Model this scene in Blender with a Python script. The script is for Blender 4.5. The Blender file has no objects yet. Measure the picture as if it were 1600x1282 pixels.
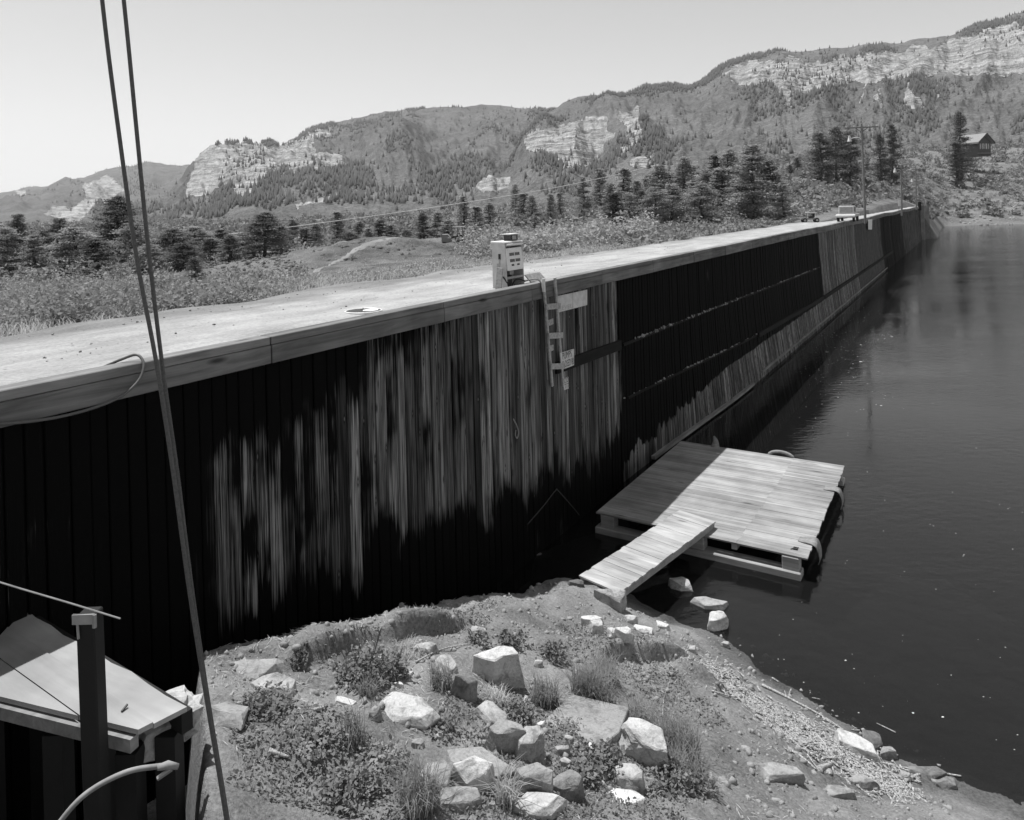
import bpy, bmesh, math, random
import numpy as np
from mathutils import Matrix, Vector

HAZE = 0.00007
random.seed(7); RNG = np.random.default_rng(11)
C = bpy.context.scene.collection
SC = bpy.context.scene

# ------------------------------------------------------------------ camera
F, CX, CY, ROLL, CAMZ = 1150.0, 790.0, 325.0, 0.026, 9.25      # px of a 1600x1282 frame
cam = bpy.data.cameras.new('camera'); camo = bpy.data.objects.new('camera', cam); C.objects.link(camo)
camo.matrix_world = Matrix.Translation((0, 0, CAMZ)) @ Matrix.Rotation(math.pi/2, 4, 'X') @ Matrix.Rotation(-ROLL, 4, 'Z')
cam.sensor_fit = 'HORIZONTAL'; cam.sensor_width = 36.0; cam.lens = F/1600*36
cam.shift_x = (800-CX)/1600; cam.shift_y = -(641-CY)/1600
cam.clip_start = 0.05; cam.clip_end = 30000
SC.camera = camo

# ------------------------------------------------------------------ light
SUN_EL = math.radians(70.5); SUN_AZ = math.atan2(-0.82, 0.57)   # sun stands beyond the dam, far left
w = bpy.data.worlds.new('World'); SC.world = w; w.use_nodes = True
nt = w.node_tree; bg = nt.nodes['Background']
sky = nt.nodes.new('ShaderNodeTexSky'); sky.sky_type = 'NISHITA'; sky.sun_disc = False
sky.sun_elevation = SUN_EL; sky.sun_rotation = SUN_AZ % (2*math.pi); sky.altitude = 2500
sky.air_density = 1.5; sky.dust_density = 0.2; sky.ozone_density = 1.0
bw = nt.nodes.new('ShaderNodeVectorMath'); bw.operation = 'DOT_PRODUCT'; bw.inputs[1].default_value = (0.0, 0.55, 0.45)   # film's response to the sky
nt.links.new(sky.outputs[0], bw.inputs[0]); nt.links.new(bw.outputs['Value'], bg.inputs[0])
bg.inputs[1].default_value = 0.1
sl = bpy.data.lights.new('sun', 'SUN'); sl.energy = 5.0; sl.angle = math.radians(0.53); sl.color = (1, 1, 1)
so = bpy.data.objects.new('sun', sl); C.objects.link(so)
SDIR = Vector((math.sin(SUN_AZ)*math.cos(SUN_EL), math.cos(SUN_AZ)*math.cos(SUN_EL), math.sin(SUN_EL)))
so.rotation_euler = SDIR.to_track_quat('Z', 'Y').to_euler(); so.location = SDIR*200
SC.view_settings.view_transform = 'Standard'; SC.view_settings.look = 'None'
SC.view_settings.exposure = 0.36; SC.view_settings.gamma = 1.0
SC.cycles.use_denoising = True
SC.cycles.max_bounces = 5; SC.cycles.diffuse_bounces = 3; SC.cycles.transparent_max_bounces = 8
SC.cycles.use_adaptive_sampling = True; SC.cycles.adaptive_threshold = 0.02

# ------------------------------------------------------------------ pixel / wall maths
def ray(u, v):
    dx, dy = u-CX, v-CY
    X = dx*math.cos(ROLL)-dy*math.sin(ROLL); Zd = dx*math.sin(ROLL)+dy*math.cos(ROLL)
    return X/F, -Zd/F
def at(u, v, d):
    a, b = ray(u, v); return Vector((a*d, d, CAMZ+b*d))
def atz(u, v, z):
    a, b = ray(u, v); d = (z-CAMZ)/b; return Vector((a*d, d, z))
def project(x, y, z):
    X = F*x/y; Zd = F*(CAMZ-z)/y
    return CX+X*math.cos(ROLL)+Zd*math.sin(ROLL), CY-X*math.sin(ROLL)+Zd*math.cos(ROLL)
P0 = Vector((-0.16, 18.56, 0)); WD = Vector((0.537, 0.8436, 0)).normalized(); WN = Vector((WD.y, -WD.x, 0))
UP = Vector((0, 0, 1))
def W(s, n, z): return P0+WD*s+WN*n+UP*z
def wall_px(u, v, n=0.0):
    a, b = ray(u, v); r = Vector((a, 1, b)); o = Vector((0, 0, CAMZ))-W(0, n, 0)
    k = -o.dot(WN)/r.dot(WN); p = o+r*k
    return p.dot(WD), p.z
def smooth(a, b, x):
    t = np.clip((x-a)/(b-a), 0, 1); return t*t*(3-2*t)
def wall_b(s, z):
    return float(0.5*smooth(7, 22, s)*max(0.0, (7.2-z)/7.2)**2)
def top_z(s):
    return 7.2+float(0.06*math.sin(s*0.21+1)*smooth(35, 50, s)-0.12*smooth(58, 64, s)*(1-smooth(66, 80, s)))

# ------------------------------------------------------------------ noise
def _h(ix, iy, seed):
    n = (ix.astype(np.int64)*374761393+iy.astype(np.int64)*668265263+seed*1442695041) & 0xffffffff
    n = ((n ^ (n >> 13))*1274126177) & 0xffffffff
    return ((n ^ (n >> 16)) & 0xffff)/65535.0
def vnoise(x, y, seed=0):
    x = np.asarray(x, float); y = np.asarray(y, float)
    ix = np.floor(x); iy = np.floor(y); fx = x-ix; fy = y-iy
    fx = fx*fx*(3-2*fx); fy = fy*fy*(3-2*fy)
    a = _h(ix, iy, seed); b = _h(ix+1, iy, seed); c = _h(ix, iy+1, seed); d = _h(ix+1, iy+1, seed)
    return (a*(1-fx)+b*fx)*(1-fy)+(c*(1-fx)+d*fx)*fy
def fbm(x, y, seed=0, o=4, g=0.5):
    r = 0; a = 1.0; t = 0
    for k in range(o):
        r = r+a*vnoise(np.asarray(x)*2**k+17.3*k, np.asarray(y)*2**k-9.1*k, seed+k); t += a; a *= g
    return r/t*2-1

# ------------------------------------------------------------------ mesh helpers
def mk(name, V, Fc, mat, parent=None, sm=False):
    me = bpy.data.meshes.new(name)
    if isinstance(Fc, np.ndarray):
        V = np.ascontiguousarray(V, dtype=np.float32); k = Fc.shape[1]
        me.vertices.add(len(V)); me.vertices.foreach_set('co', V.ravel())
        me.loops.add(Fc.size); me.loops.foreach_set('vertex_index', np.ascontiguousarray(Fc, dtype=np.int32).ravel())
        me.polygons.add(len(Fc)); me.polygons.foreach_set('loop_start', np.arange(len(Fc), dtype=np.int32)*k)
        me.update(calc_edges=True)
    else:
        me.from_pydata([tuple(v) for v in V], [], [tuple(f) for f in Fc]); me.update()
    if sm: me.polygons.foreach_set('use_smooth', np.ones(len(me.polygons), dtype=bool))
    me.materials.append(mat)
    o = bpy.data.objects.new(name, me); C.objects.link(o)
    if parent is not None: o.parent = parent
    return o
def tag(o, label=None, cat=None, group=None, kind=None):
    if label: o['label'] = label
    if cat: o['category'] = cat
    if group: o['group'] = group
    if kind: o['kind'] = kind
    return o
def empty(name, loc, label, cat, group=None, rz=0.0):
    o = bpy.data.objects.new(name, None); C.objects.link(o); o.location = loc; o.rotation_euler.z = rz
    o.empty_display_size = 0.1
    return tag(o, label, cat, group)
class G:
    """collects shapes; co-ordinates are local to the parent"""
    def __init__(s): s.V = []; s.F = []
    def add(s, V, Fc):
        k = len(s.V); s.V += [Vector(v) for v in V]; s.F += [tuple(i+k for i in f) for f in Fc]; return s
    def box(s, c, h, ax=None):
        ax = ax or (Vector((1, 0, 0)), Vector((0, 1, 0)), UP); c = Vector(c)
        V = [c+ax[0]*h[0]*i+ax[1]*h[1]*j+ax[2]*h[2]*k for k in (-1, 1) for j in (-1, 1) for i in (-1, 1)]
        return s.add(V, [(0, 2, 3, 1), (4, 5, 7, 6), (0, 1, 5, 4), (2, 6, 7, 3), (0, 4, 6, 2), (1, 3, 7, 5)])
    def bar(s, p, q, wd, th, side=None):
        p = Vector(p); q = Vector(q); a = (q-p).normalized()
        r = Vector(side) if side else UP
        b = a.cross(r)
        if b.length < 1e-4: b = a.cross(Vector((1, 0, 0)))
        b.normalize(); c = b.cross(a).normalized()
        return s.box((p+q)/2, ((q-p).length/2, wd/2, th/2), (a, b, c))
    def tube(s, pts, r, n=8, cap=True):
        pts = [Vector(p) for p in pts]; k = len(s.V); m = len(pts)
        rr = r if isinstance(r, (list, tuple)) else [r]*m
        ref = None
        for i, p in enumerate(pts):
            t = (pts[min(i+1, m-1)]-pts[max(i-1, 0)]).normalized()
            if ref is None: ref = t.orthogonal().normalized()
            ref = (ref-t*ref.dot(t)).normalized(); b = t.cross(ref)
            for j in range(n):
                a = 2*math.pi*j/n; s.V.append(p+(ref*math.cos(a)+b*math.sin(a))*rr[i])
        for i in range(m-1):
            for j in range(n):
                j2 = (j+1) % n; s.F.append((k+i*n+j, k+i*n+j2, k+(i+1)*n+j2, k+(i+1)*n+j))
        if cap:
            s.F.append(tuple(k+j for j in reversed(range(n)))); s.F.append(tuple(k+(m-1)*n+j for j in range(n)))
        return s
    def prism(s, poly, ax):
        """poly of 3-D points pushed along vector ax"""
        n = len(poly); V = [Vector(p) for p in poly]+[Vector(p)+Vector(ax) for p in poly]
        return s.add(V, [tuple(reversed(range(n))), tuple(range(n, 2*n))]+[(i, (i+1) % n, n+(i+1) % n, n+i) for i in range(n)])
    def build(s, name, mat, parent=None, sm=False, bev=0.0):
        bm = bmesh.new(); vs = [bm.verts.new(v) for v in s.V]
        for f in s.F:
            try: bm.faces.new([vs[i] for i in f])
            except ValueError: pass
        bmesh.ops.recalc_face_normals(bm, faces=bm.faces)
        if bev > 0: bmesh.ops.bevel(bm, geom=list(bm.edges), offset=bev, segments=1, affect='EDGES', clamp_overlap=True)
        me = bpy.data.meshes.new(name); bm.to_mesh(me); bm.free()
        if sm: me.polygons.foreach_set('use_smooth', np.ones(len(me.polygons), dtype=bool))
        me.materials.append(mat); o = bpy.data.objects.new(name, me); C.objects.link(o)
        if parent is not None: o.parent = parent
        return o
def cat_rom(pts, n=8):
    pts = [Vector(p) for p in pts]; out = []
    for i in range(len(pts)-1):
        a = pts[max(i-1, 0)]; b = pts[i]; c = pts[i+1]; d = pts[min(i+2, len(pts)-1)]
        for k in range(n):
            t = k/n; out.append(0.5*((2*b)+(c-a)*t+(2*a-5*b+4*c-d)*t*t+(3*b-a-3*c+d)*t**3))
    out.append(pts[-1]); return out
def copy_tree(o, parent=None):
    c = o.copy(); C.objects.link(c)
    if parent is not None: c.parent = parent
    for ch in o.children: copy_tree(ch, c)
    return c

# ------------------------------------------------------------------ materials (a black-and-white world: greys only)
class N:
    def __init__(s, name, rough=0.85, spec=0.2):
        s.m = bpy.data.materials.new(name); s.m.use_nodes = True; s.t = s.m.node_tree
        s.b = s.t.nodes['Principled BSDF']; s.b.inputs['Roughness'].default_value = rough
        s.b.inputs['Specular IOR Level'].default_value = spec
    def n(s, t, **k):
        x = s.t.nodes.new(t)
        for a, b in k.items(): setattr(x, a, b)
        return x
    def put(s, sock, v):
        if isinstance(v, bpy.types.NodeSocket): s.t.links.new(v, sock)
        else: sock.default_value = v
    def math(s, op, a, b=0.0, cl=False):
        x = s.n('ShaderNodeMath', operation=op); x.use_clamp = cl; s.put(x.inputs[0], a); s.put(x.inputs[1], b); return x.outputs[0]
    def mix(s, f, a, b):
        x = s.n('ShaderNodeMix', data_type='FLOAT'); s.put(x.inputs[0], f); s.put(x.inputs[2], a); s.put(x.inputs[3], b); return x.outputs[0]
    def rng(s, v, a, b, c=0.0, d=1.0):
        x = s.n('ShaderNodeMapRange'); x.clamp = True
        s.put(x.inputs[0], v)
        for i, q in enumerate((a, b, c, d)): x.inputs[i+1].default_value = q
        return x.outputs[0]
    def ramp(s, v, stops, interp='LINEAR'):
        x = s.n('ShaderNodeValToRGB'); cr = x.color_ramp; cr.interpolation = interp
        while len(cr.elements) < len(stops): cr.elements.new(0.5)
        for e, (p, g) in zip(cr.elements, stops): e.position = p; e.color = (g, g, g, 1)
        s.put(x.inputs[0], v); return s.gray(x.outputs[0])
    def gray(s, c):
        x = s.n('ShaderNodeRGBToBW'); s.put(x.inputs[0], c); return x.outputs[0]
    def pos(s): return s.n('ShaderNodeNewGeometry').outputs['Position']
    def obj(s): return s.n('ShaderNodeTexCoord').outputs['Object']
    def rnd(s): return s.n('ShaderNodeObjectInfo').outputs['Random']
    def map(s, vec, sc):
        x = s.n('ShaderNodeMapping'); s.put(x.inputs[0], vec); x.inputs['Scale'].default_value = sc; return x.outputs[0]
    def noise(s, vec, scale, det=4.0, rough=0.55, dist=0.0):
        x = s.n('ShaderNodeTexNoise'); s.put(x.inputs['Vector'], vec); x.inputs['Scale'].default_value = scale
        x.inputs['Detail'].default_value = det; x.inputs['Roughness'].default_value = rough; x.inputs['Distortion'].default_value = dist
        return x.outputs[0]
    def vor(s, vec, scale, feat='F1'):
        x = s.n('ShaderNodeTexVoronoi', feature=feat); s.put(x.inputs['Vector'], vec); x.inputs['Scale'].default_value = scale
        return x.outputs['Distance']
    def bump(s, h, strength=0.5, dist=0.02):
        x = s.n('ShaderNodeBump'); x.inputs['Strength'].default_value = strength; x.inputs['Distance'].default_value = dist
        s.put(x.inputs['Height'], h); s.t.links.new(x.outputs[0], s.b.inputs['Normal']); return x.outputs[0]
    def col(s, v): s.put(s.b.inputs['Base Color'], v if isinstance(v, bpy.types.NodeSocket) else (v, v, v, 1))
    def wallvec(s):
        p = s.pos(); c = s.n('ShaderNodeCombineXYZ'); o = []
        for ax in (WD, WN, UP):
            d = s.n('ShaderNodeVectorMath', operation='DOT_PRODUCT'); s.put(d.inputs[0], p); d.inputs[1].default_value = ax; o.append(d.outputs['Value'])
        S = s.math('SUBTRACT', o[0], P0.dot(WD)); Nn = s.math('SUBTRACT', o[1], P0.dot(WN))
        for i, q in enumerate((S, Nn, o[2])): s.put(c.inputs[i], q)
        return c.outputs[0], S, Nn, o[2]

def flat(name, g, rough=0.7, spec=0.3, metal=0.0, var=0.15, scale=9.0):
    m = N(name, rough, spec); m.b.inputs['Metallic'].default_value = metal
    n = m.noise(m.obj(), scale, 5); m.col(m.rng(n, 0.3, 0.7, g*(1-var), g*(1+var))); m.bump(n, 0.15, 0.01); return m.m
def wood_frame(name, lo, hi, scale, knots=True, rough=0.9):
    """weathered timber, grain stretched by scale in wall co-ordinates (along, out, up)"""
    m = N(name, rough, 0.15); v, S, Nn, Z = m.wallvec()
    mv = m.map(v, scale); g = m.noise(mv, 1.0, 6, 0.65, 0.6); big = m.noise(v, 0.9, 3)
    c = m.math('MULTIPLY', m.rng(g, 0.28, 0.72, lo, hi), m.rng(big, 0.3, 0.7, 0.75, 1.2))
    c = m.math('MULTIPLY', c, m.rng(m.rnd(), 0, 1, 0.8, 1.15))
    if knots:
        kn = m.vor(m.map(v, tuple(0.6*q**0.5 for q in scale)), 1.3); c = m.math('MULTIPLY', c, m.rng(kn, 0.05, 0.13, 0.25, 1.0))
    m.col(c); m.bump(g, 0.5, 0.02); return m.m

def m_planks():
    m = N('wall_planks', 0.62, 0.35); v, S, Nn, Z = m.wallvec()
    rv = m.n('ShaderNodeVectorMath', operation='ADD'); m.put(rv.inputs[0], v); m.put(rv.inputs[1], m.math('MULTIPLY', m.rnd(), 61.0)); vr = rv.outputs[0]
    st = m.noise(m.map(vr, (7, 7, 0.3)), 1.0, 6, 0.6, 0.3)
    st2 = m.noise(m.map(vr, (46, 46, 0.8)), 1.0, 3, 0.6)
    wood = m.math('MULTIPLY', m.rng(st, 0.36, 0.62, 0.05, 0.22), m.rng(st2, 0.36, 0.62, 0.15, 1.35))
    wood = m.math('MULTIPLY', wood, m.rng(m.rnd(), 0, 1, 0.22, 1.4))
    kn = m.vor(m.map(vr, (5.0, 5.0, 1.5)), 1.0); wood = m.math('ADD', m.math('MULTIPLY', wood, m.rng(kn, 0.1, 0.2, 0.25, 1.0)), m.rng(kn, 0.03, 0.08, 0.2, 0.0))
    q = lambda s_: (s_+16)/190
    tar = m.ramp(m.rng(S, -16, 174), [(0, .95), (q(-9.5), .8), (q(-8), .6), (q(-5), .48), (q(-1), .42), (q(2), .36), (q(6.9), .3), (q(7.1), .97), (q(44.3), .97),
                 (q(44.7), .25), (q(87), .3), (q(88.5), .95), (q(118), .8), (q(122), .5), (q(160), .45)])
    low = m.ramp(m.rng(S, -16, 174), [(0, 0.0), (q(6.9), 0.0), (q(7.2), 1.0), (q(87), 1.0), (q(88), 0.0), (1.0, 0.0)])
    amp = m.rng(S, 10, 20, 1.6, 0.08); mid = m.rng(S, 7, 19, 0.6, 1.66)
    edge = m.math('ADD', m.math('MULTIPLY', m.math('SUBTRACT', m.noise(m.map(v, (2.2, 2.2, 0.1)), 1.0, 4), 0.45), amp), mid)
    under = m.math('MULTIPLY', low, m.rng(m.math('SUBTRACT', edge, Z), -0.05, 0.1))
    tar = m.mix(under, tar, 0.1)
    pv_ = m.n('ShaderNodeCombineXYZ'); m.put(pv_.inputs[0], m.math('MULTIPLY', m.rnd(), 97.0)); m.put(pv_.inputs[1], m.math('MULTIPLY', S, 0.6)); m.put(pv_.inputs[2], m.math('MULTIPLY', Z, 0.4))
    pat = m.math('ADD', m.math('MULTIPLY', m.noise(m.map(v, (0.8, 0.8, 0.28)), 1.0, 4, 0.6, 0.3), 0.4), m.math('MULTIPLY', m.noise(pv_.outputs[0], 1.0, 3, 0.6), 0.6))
    dark_ends = m.math('MULTIPLY', m.math('ADD', m.rng(m.math('SUBTRACT', Z, m.rng(S, -6, 4, 0.8, 0.0)), 0.8, 2.5, 0.5, 0.0), m.math('MULTIPLY', m.rng(Z, 5.4, 6.6, 0.0, 0.3), m.rng(S, -5, 0, 1.0, 0.0))), m.rng(S, 6.9, 7.2, 1.0, 0.0))  # darker towards the foot, and towards the top at the left
    k = m.math('ADD', m.math('ADD', tar, dark_ends), m.math('MULTIPLY', m.math('SUBTRACT', pat, 0.5), 1.9))
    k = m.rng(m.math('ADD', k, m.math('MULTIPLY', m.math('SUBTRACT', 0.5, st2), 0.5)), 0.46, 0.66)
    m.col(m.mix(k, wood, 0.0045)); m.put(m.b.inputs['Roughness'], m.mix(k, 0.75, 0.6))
    m.put(m.b.inputs['Specular IOR Level'], m.mix(k, 0.15, 0.015)); m.bump(st2, 0.4, 0.012); return m.m
def m_ground(name, lo, hi, speck=0.0, sc=1.0, b=0.6, bd=0.03, wet=False):
    m = N(name, 0.95, 0.1); p = m.pos()
    big = m.noise(p, 0.5*sc, 5); fine = m.noise(p, 14*sc, 6, 0.65)
    c = m.math('ADD', m.rng(big, 0.3, 0.7, lo, hi), m.rng(fine, 0.3, 0.7, -(hi-lo)*0.45, (hi-lo)*0.45))
    if speck:
        vv = m.vor(p, 9*sc); vn = m.noise(p, 2.5*sc, 2)
        c = m.math('ADD', c, m.math('MULTIPLY', m.rng(vv, 0.10, 0.2, -speck, 0.0), m.rng(vn, 0.45, 0.6)))
    if wet:
        sp = m.n('ShaderNodeSeparateXYZ'); m.put(sp.inputs[0], p); wz = m.math('ADD', sp.outputs[2], m.math('MULTIPLY', m.math('SUBTRACT', big, 0.5), 0.15))
        c = m.math('MULTIPLY', c, m.rng(wz, -0.05, 0.12, 0.28, 1.0))
    m.col(c); m.bump(m.math('ADD', fine, m.math('MULTIPLY', m.noise(p, 50*sc, 3), 0.4)), b, bd); return m.m
def m_road():
    m = N('road_gravel', 0.95, 0.1); v, S, Nn, Z = m.wallvec(); p = m.pos()
    tr = m.noise(m.map(v, (0.4, 1.3, 1)), 1.0, 5, 0.6, 0.6); big = m.noise(p, 0.5, 5, 0.65); fine = m.noise(p, 16, 6, 0.7)
    c = m.math('MULTIPLY', m.rng(tr, 0.32, 0.66, 0.27, 0.39), m.rng(big, 0.3, 0.7, 0.84, 1.1)); c = m.math('MULTIPLY', c, m.rng(fine, 0.3, 0.7, 0.78, 1.15))
    vv = m.vor(p, 5.0); vn = m.noise(p, 1.3, 3); c = m.math('MULTIPLY', c, m.mix(m.math('MULTIPLY', m.rng(vv, 0.2, 0.1), m.rng(vn, 0.48, 0.6)), 1.0, 0.5))
    e = m.math('ADD', Nn, m.math('MULTIPLY', m.noise(p, 0.7, 4), 2.4)); c = m.math('MULTIPLY', c, m.rng(e, -3.6, -2.2, 0.62, 1.0))
    m.col(c); m.bump(m.math('ADD', fine, m.math('MULTIPLY', tr, 1.5)), 0.8, 0.03); return m.m
def m_leaf(name, lo, hi, sc=1.0, tr=0.3):
    m = N(name, 0.8, 0.12); n = m.noise(m.pos(), sc, 3); c = m.rng(n, 0.3, 0.7, lo, hi)
    c = m.math('MULTIPLY', c, m.rng(m.rnd(), 0, 1, 0.85, 1.15)); m.col(c)
    tl = m.n('ShaderNodeBsdfTranslucent'); m.put(tl.inputs[0], c); mx = m.n('ShaderNodeMixShader'); mx.inputs[0].default_value = tr
    m.put(mx.inputs[1], m.b.outputs[0]); m.put(mx.inputs[2], tl.outputs[0]); m.t.links.new(mx.outputs[0], m.t.nodes['Material Output'].inputs[0])
    return m.m
def m_rock(name, lo, hi):
    m = N(name, 0.9, 0.15); p = m.pos(); n = m.noise(p, 3.0, 6, 0.65); n2 = m.noise(p, 30, 4)
    c = m.math('MULTIPLY', m.rng(n, 0.3, 0.7, lo, hi), m.rng(n2, 0.3, 0.7, 0.85, 1.1))
    sp_ = m.noise(p, 7.0, 5, 0.7, 0.5); c = m.math('MULTIPLY', c, m.rng(sp_, 0.36, 0.5, 0.62, 1.0)); cr_ = m.vor(m.map(p, (1, 1, 2.2)), 5.0, 'DISTANCE_TO_EDGE'); c = m.math('MULTIPLY', c, m.rng(cr_, 0.0, 0.02, 0.8, 1.0))
    c = m.math('MULTIPLY', c, m.rng(m.rnd(), 0, 1, 0.75, 1.12)); m.col(c); m.bump(m.math('ADD', n, m.math('MULTIPLY', n2, 0.3)), 0.7, 0.04); return m.m
def m_mountain():
    m = N('mountain_side', 1.0, 0.0); p = m.pos()
    at_ = m.n('ShaderNodeAttribute', attribute_name='rock').outputs['Fac']
    n1 = m.noise(p, 0.008, 5, 0.6); n2 = m.noise(p, 0.06, 5, 0.7); n3 = m.noise(p, 0.25, 3, 0.7)
    scrub = m.math('MULTIPLY', m.rng(n1, 0.3, 0.7, 0.105, 0.165), m.rng(n2, 0.3, 0.7, 0.72, 1.25))
    scrub = m.math('MULTIPLY', scrub, m.rng(n3, 0.3, 0.7, 0.7, 1.3))
    band = m.noise(m.map(p, (0.01, 0.01, 0.16)), 1.0, 5, 0.7, 0.3); vert = m.noise(m.map(p, (0.09, 0.09, 0.015)), 1.0, 4, 0.7)
    rk = m.math('MULTIPLY', m.rng(band, 0.36, 0.62, 0.2, 0.46), m.rng(vert, 0.35, 0.6, 0.75, 1.1))
    k = m.rng(m.math('ADD', at_, m.math('MULTIPLY', m.math('SUBTRACT', n2, 0.5), 1.6)), 0.4, 0.6)
    m.col(m.mix(k, scrub, rk)); m.bump(m.math('ADD', m.math('ADD', n3, m.math('MULTIPLY', n2, 2.0)), m.math('MULTIPLY', m.math('MULTIPLY', band, k), 3.0)), 0.8, 5.0); return m.m
def m_water():
    m = N('lake_water'); t = m.t; out = t.nodes['Material Output']; p = m.pos()
    h = m.math('ADD', m.noise(m.map(p, (1.0, 1.6, 1)), 2.2, 4, 0.55), m.math('MULTIPLY', m.noise(p, 0.35, 2), 1.2))
    bp = m.n('ShaderNodeBump'); m.put(bp.inputs['Strength'], m.rng(m.noise(m.map(p, (0.05, 0.12, 1)), 1.0, 3, 0.6), 0.36, 0.64, 0.08, 0.4)); bp.inputs['Distance'].default_value = 0.05; m.put(bp.inputs['Height'], h)
    fr = m.n('ShaderNodeFresnel'); fr.inputs[0].default_value = 1.33; m.put(fr.inputs['Normal'], bp.outputs[0])
    gl = m.n('ShaderNodeBsdfGlossy'); gl.inputs['Roughness'].default_value = 0.04; gl.inputs[0].default_value = (.9, .9, .9, 1); m.put(gl.inputs['Normal'], bp.outputs[0])
    tr = m.n('ShaderNodeBsdfTransparent'); tr.inputs[0].default_value = (.45, .45, .45, 1)
    df = m.n('ShaderNodeBsdfDiffuse'); df.inputs[0].default_value = (.012, .012, .012, 1)
    a = m.n('ShaderNodeMixShader'); a.inputs[0].default_value = 0.5; m.put(a.inputs[1], tr.outputs[0]); m.put(a.inputs[2], df.outputs[0])
    b = m.n('ShaderNodeMixShader'); m.put(b.inputs[0], fr.outputs[0]); m.put(b.inputs[1], a.outputs[0]); m.put(b.inputs[2], gl.outputs[0])
    t.links.new(b.outputs[0], out.inputs[0]); return m.m

M = dict(
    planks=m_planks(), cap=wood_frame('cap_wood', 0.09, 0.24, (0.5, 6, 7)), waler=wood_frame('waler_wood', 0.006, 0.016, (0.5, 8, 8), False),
    core=flat('dam_core', 0.01), rail=wood_frame('rail_wood', 0.14, 0.3, (0.5, 8, 8)),
    dock=wood_frame('dock_wood', 0.19, 0.34, (16, 0.55, 8)), gang=wood_frame('gangway_wood', 0.25, 0.4, (7, 0.6, 6)),
    beam=wood_frame('dock_beam_wood', 0.22, 0.4, (6, 0.6, 8)), darkwood=flat('creosoted_wood', 0.01, 0.7),
    ladder=flat('ladder_wood', 0.34, 0.85, 0.1, 0, 0.3, 14), road=m_road(), track=m_ground('track_gravel', 0.17, 0.24, 0.1, 1.0),
    soil=m_ground('shore_soil', 0.12, 0.27, 0.1, 1.6, 0.9, 0.04, True), bed=m_ground('lake_mud', 0.015, 0.03, 0, 1.0),
    land=m_ground('hill_soil', 0.11, 0.22, 0, 0.25, 1.0, 0.25), rock=m_rock('sandstone', 0.24, 0.42), rockd=m_rock('grey_stone', 0.13, 0.25), rockw=m_rock('pale_stone', 0.44, 0.64),
    slab=m_rock('flat_slab_stone', 0.22, 0.3), leaf=m_leaf('weed_leaf', 0.12, 0.28, 2.5), grass=m_leaf('grass_blade', 0.16, 0.36, 2.0, 0.45), straw=m_leaf('straw', 0.35, 0.6, 2.0, 0.4),
    pine=m_leaf('pine_needles', 0.1, 0.19, 0.5), pine2=m_leaf('pale_pine_needles', 0.24, 0.4, 0.5), bark=flat('bark', 0.07),
    brush=m_leaf('brush_leaf', 0.2, 0.4, 0.22), brush2=m_leaf('hill_brush_leaf', 0.15, 0.3, 0.08), mount=m_mountain(), far_tree=m_leaf('far_conifer', 0.075, 0.115, 0.02),
    white=flat('white_paint', 0.62, 0.5, 0.4, 0, 0.1), sign=flat('sign_board', 0.52, 0.6, 0.3, 0, 0.18, 6), ink=flat('black_paint', 0.02, 0.6), faded=flat('faded_paint', 0.36, 0.8, 0.2),
    pump=flat('pump_enamel', 0.5, 0.45, 0.4, 0, 0.15, 5), pumpw=flat('pump_white_enamel', 0.72, 0.4, 0.4, 0, 0.06), glass=flat('dark_glass', 0.012, 0.15, 0.5), steel=flat('grey_steel', 0.3, 0.45, 0.5, 0.4),
    iron=flat('dark_iron', 0.03, 0.6, 0.4), rubber=flat('black_rubber', 0.02, 0.7), hose=flat('old_hose', 0.22, 0.7), cable=flat('wire_rope', 0.09, 0.5, 0.4, 0.0, 0.3, 120),
    fender=flat('old_rubber_strip', 0.22, 0.75, 0.2, 0, 0.3, 12), body=flat('truck_paint', 0.42, 0.4, 0.5), yellow=flat('machine_paint', 0.2, 0.6, 0.3), water=m_water(), drift=flat('driftwood', 0.3, 0.9, 0.1, 0, 0.8, 45),
    foam=flat('foam_fleck', 0.55, 0.9), pole=flat('pole_wood', 0.2, 0.9), wire=flat('bare_wire', 0.5, 0.5, 0.5), ply=wood_frame('platform_board', 0.27, 0.38, (3, 0.4, 3)), concrete=m_rock('concrete', 0.34, 0.46),
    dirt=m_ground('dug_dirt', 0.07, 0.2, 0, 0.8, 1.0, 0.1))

# ------------------------------------------------------------------ terrain functions
SH = np.array([(-2.2, 23.5), (0.3, 20.5), (2.9, 17.2), (4.36, 15.55), (5.24, 13.7), (6.03, 12.2), (7.1, 11.6), (7.6, 11.1), (9, 9), (12, 4), (16, -6)])
def shore_dist(x, y):
    best = np.full(np.shape(x), 1e9); sg = np.ones(np.shape(x))
    for (ax, ay), (bx, by) in zip(SH[:-1], SH[1:]):
        dx, dy = bx-ax, by-ay; L2 = dx*dx+dy*dy
        t = np.clip(((x-ax)*dx+(y-ay)*dy)/L2, 0, 1); d = np.hypot(x-ax-t*dx, y-ay-t*dy)
        cr = dx*(y-ay)-dy*(x-ax); m_ = d < best-1e-9
        best = np.where(m_, d, best); sg = np.where(m_, np.where(cr < 0, 1.0, -1.0), sg)
    return best*sg
def seg_d(x, y, a, b):
    dx, dy = b[0]-a[0], b[1]-a[1]; t = np.clip(((x-a[0])*dx+(y-a[1])*dy)/(dx*dx+dy*dy), 0, 1)
    d = np.hypot(x-a[0]-t*dx, y-a[1]-t*dy); cr = dx*(y-a[1])-dy*(x-a[0]); return d, cr, t
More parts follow.
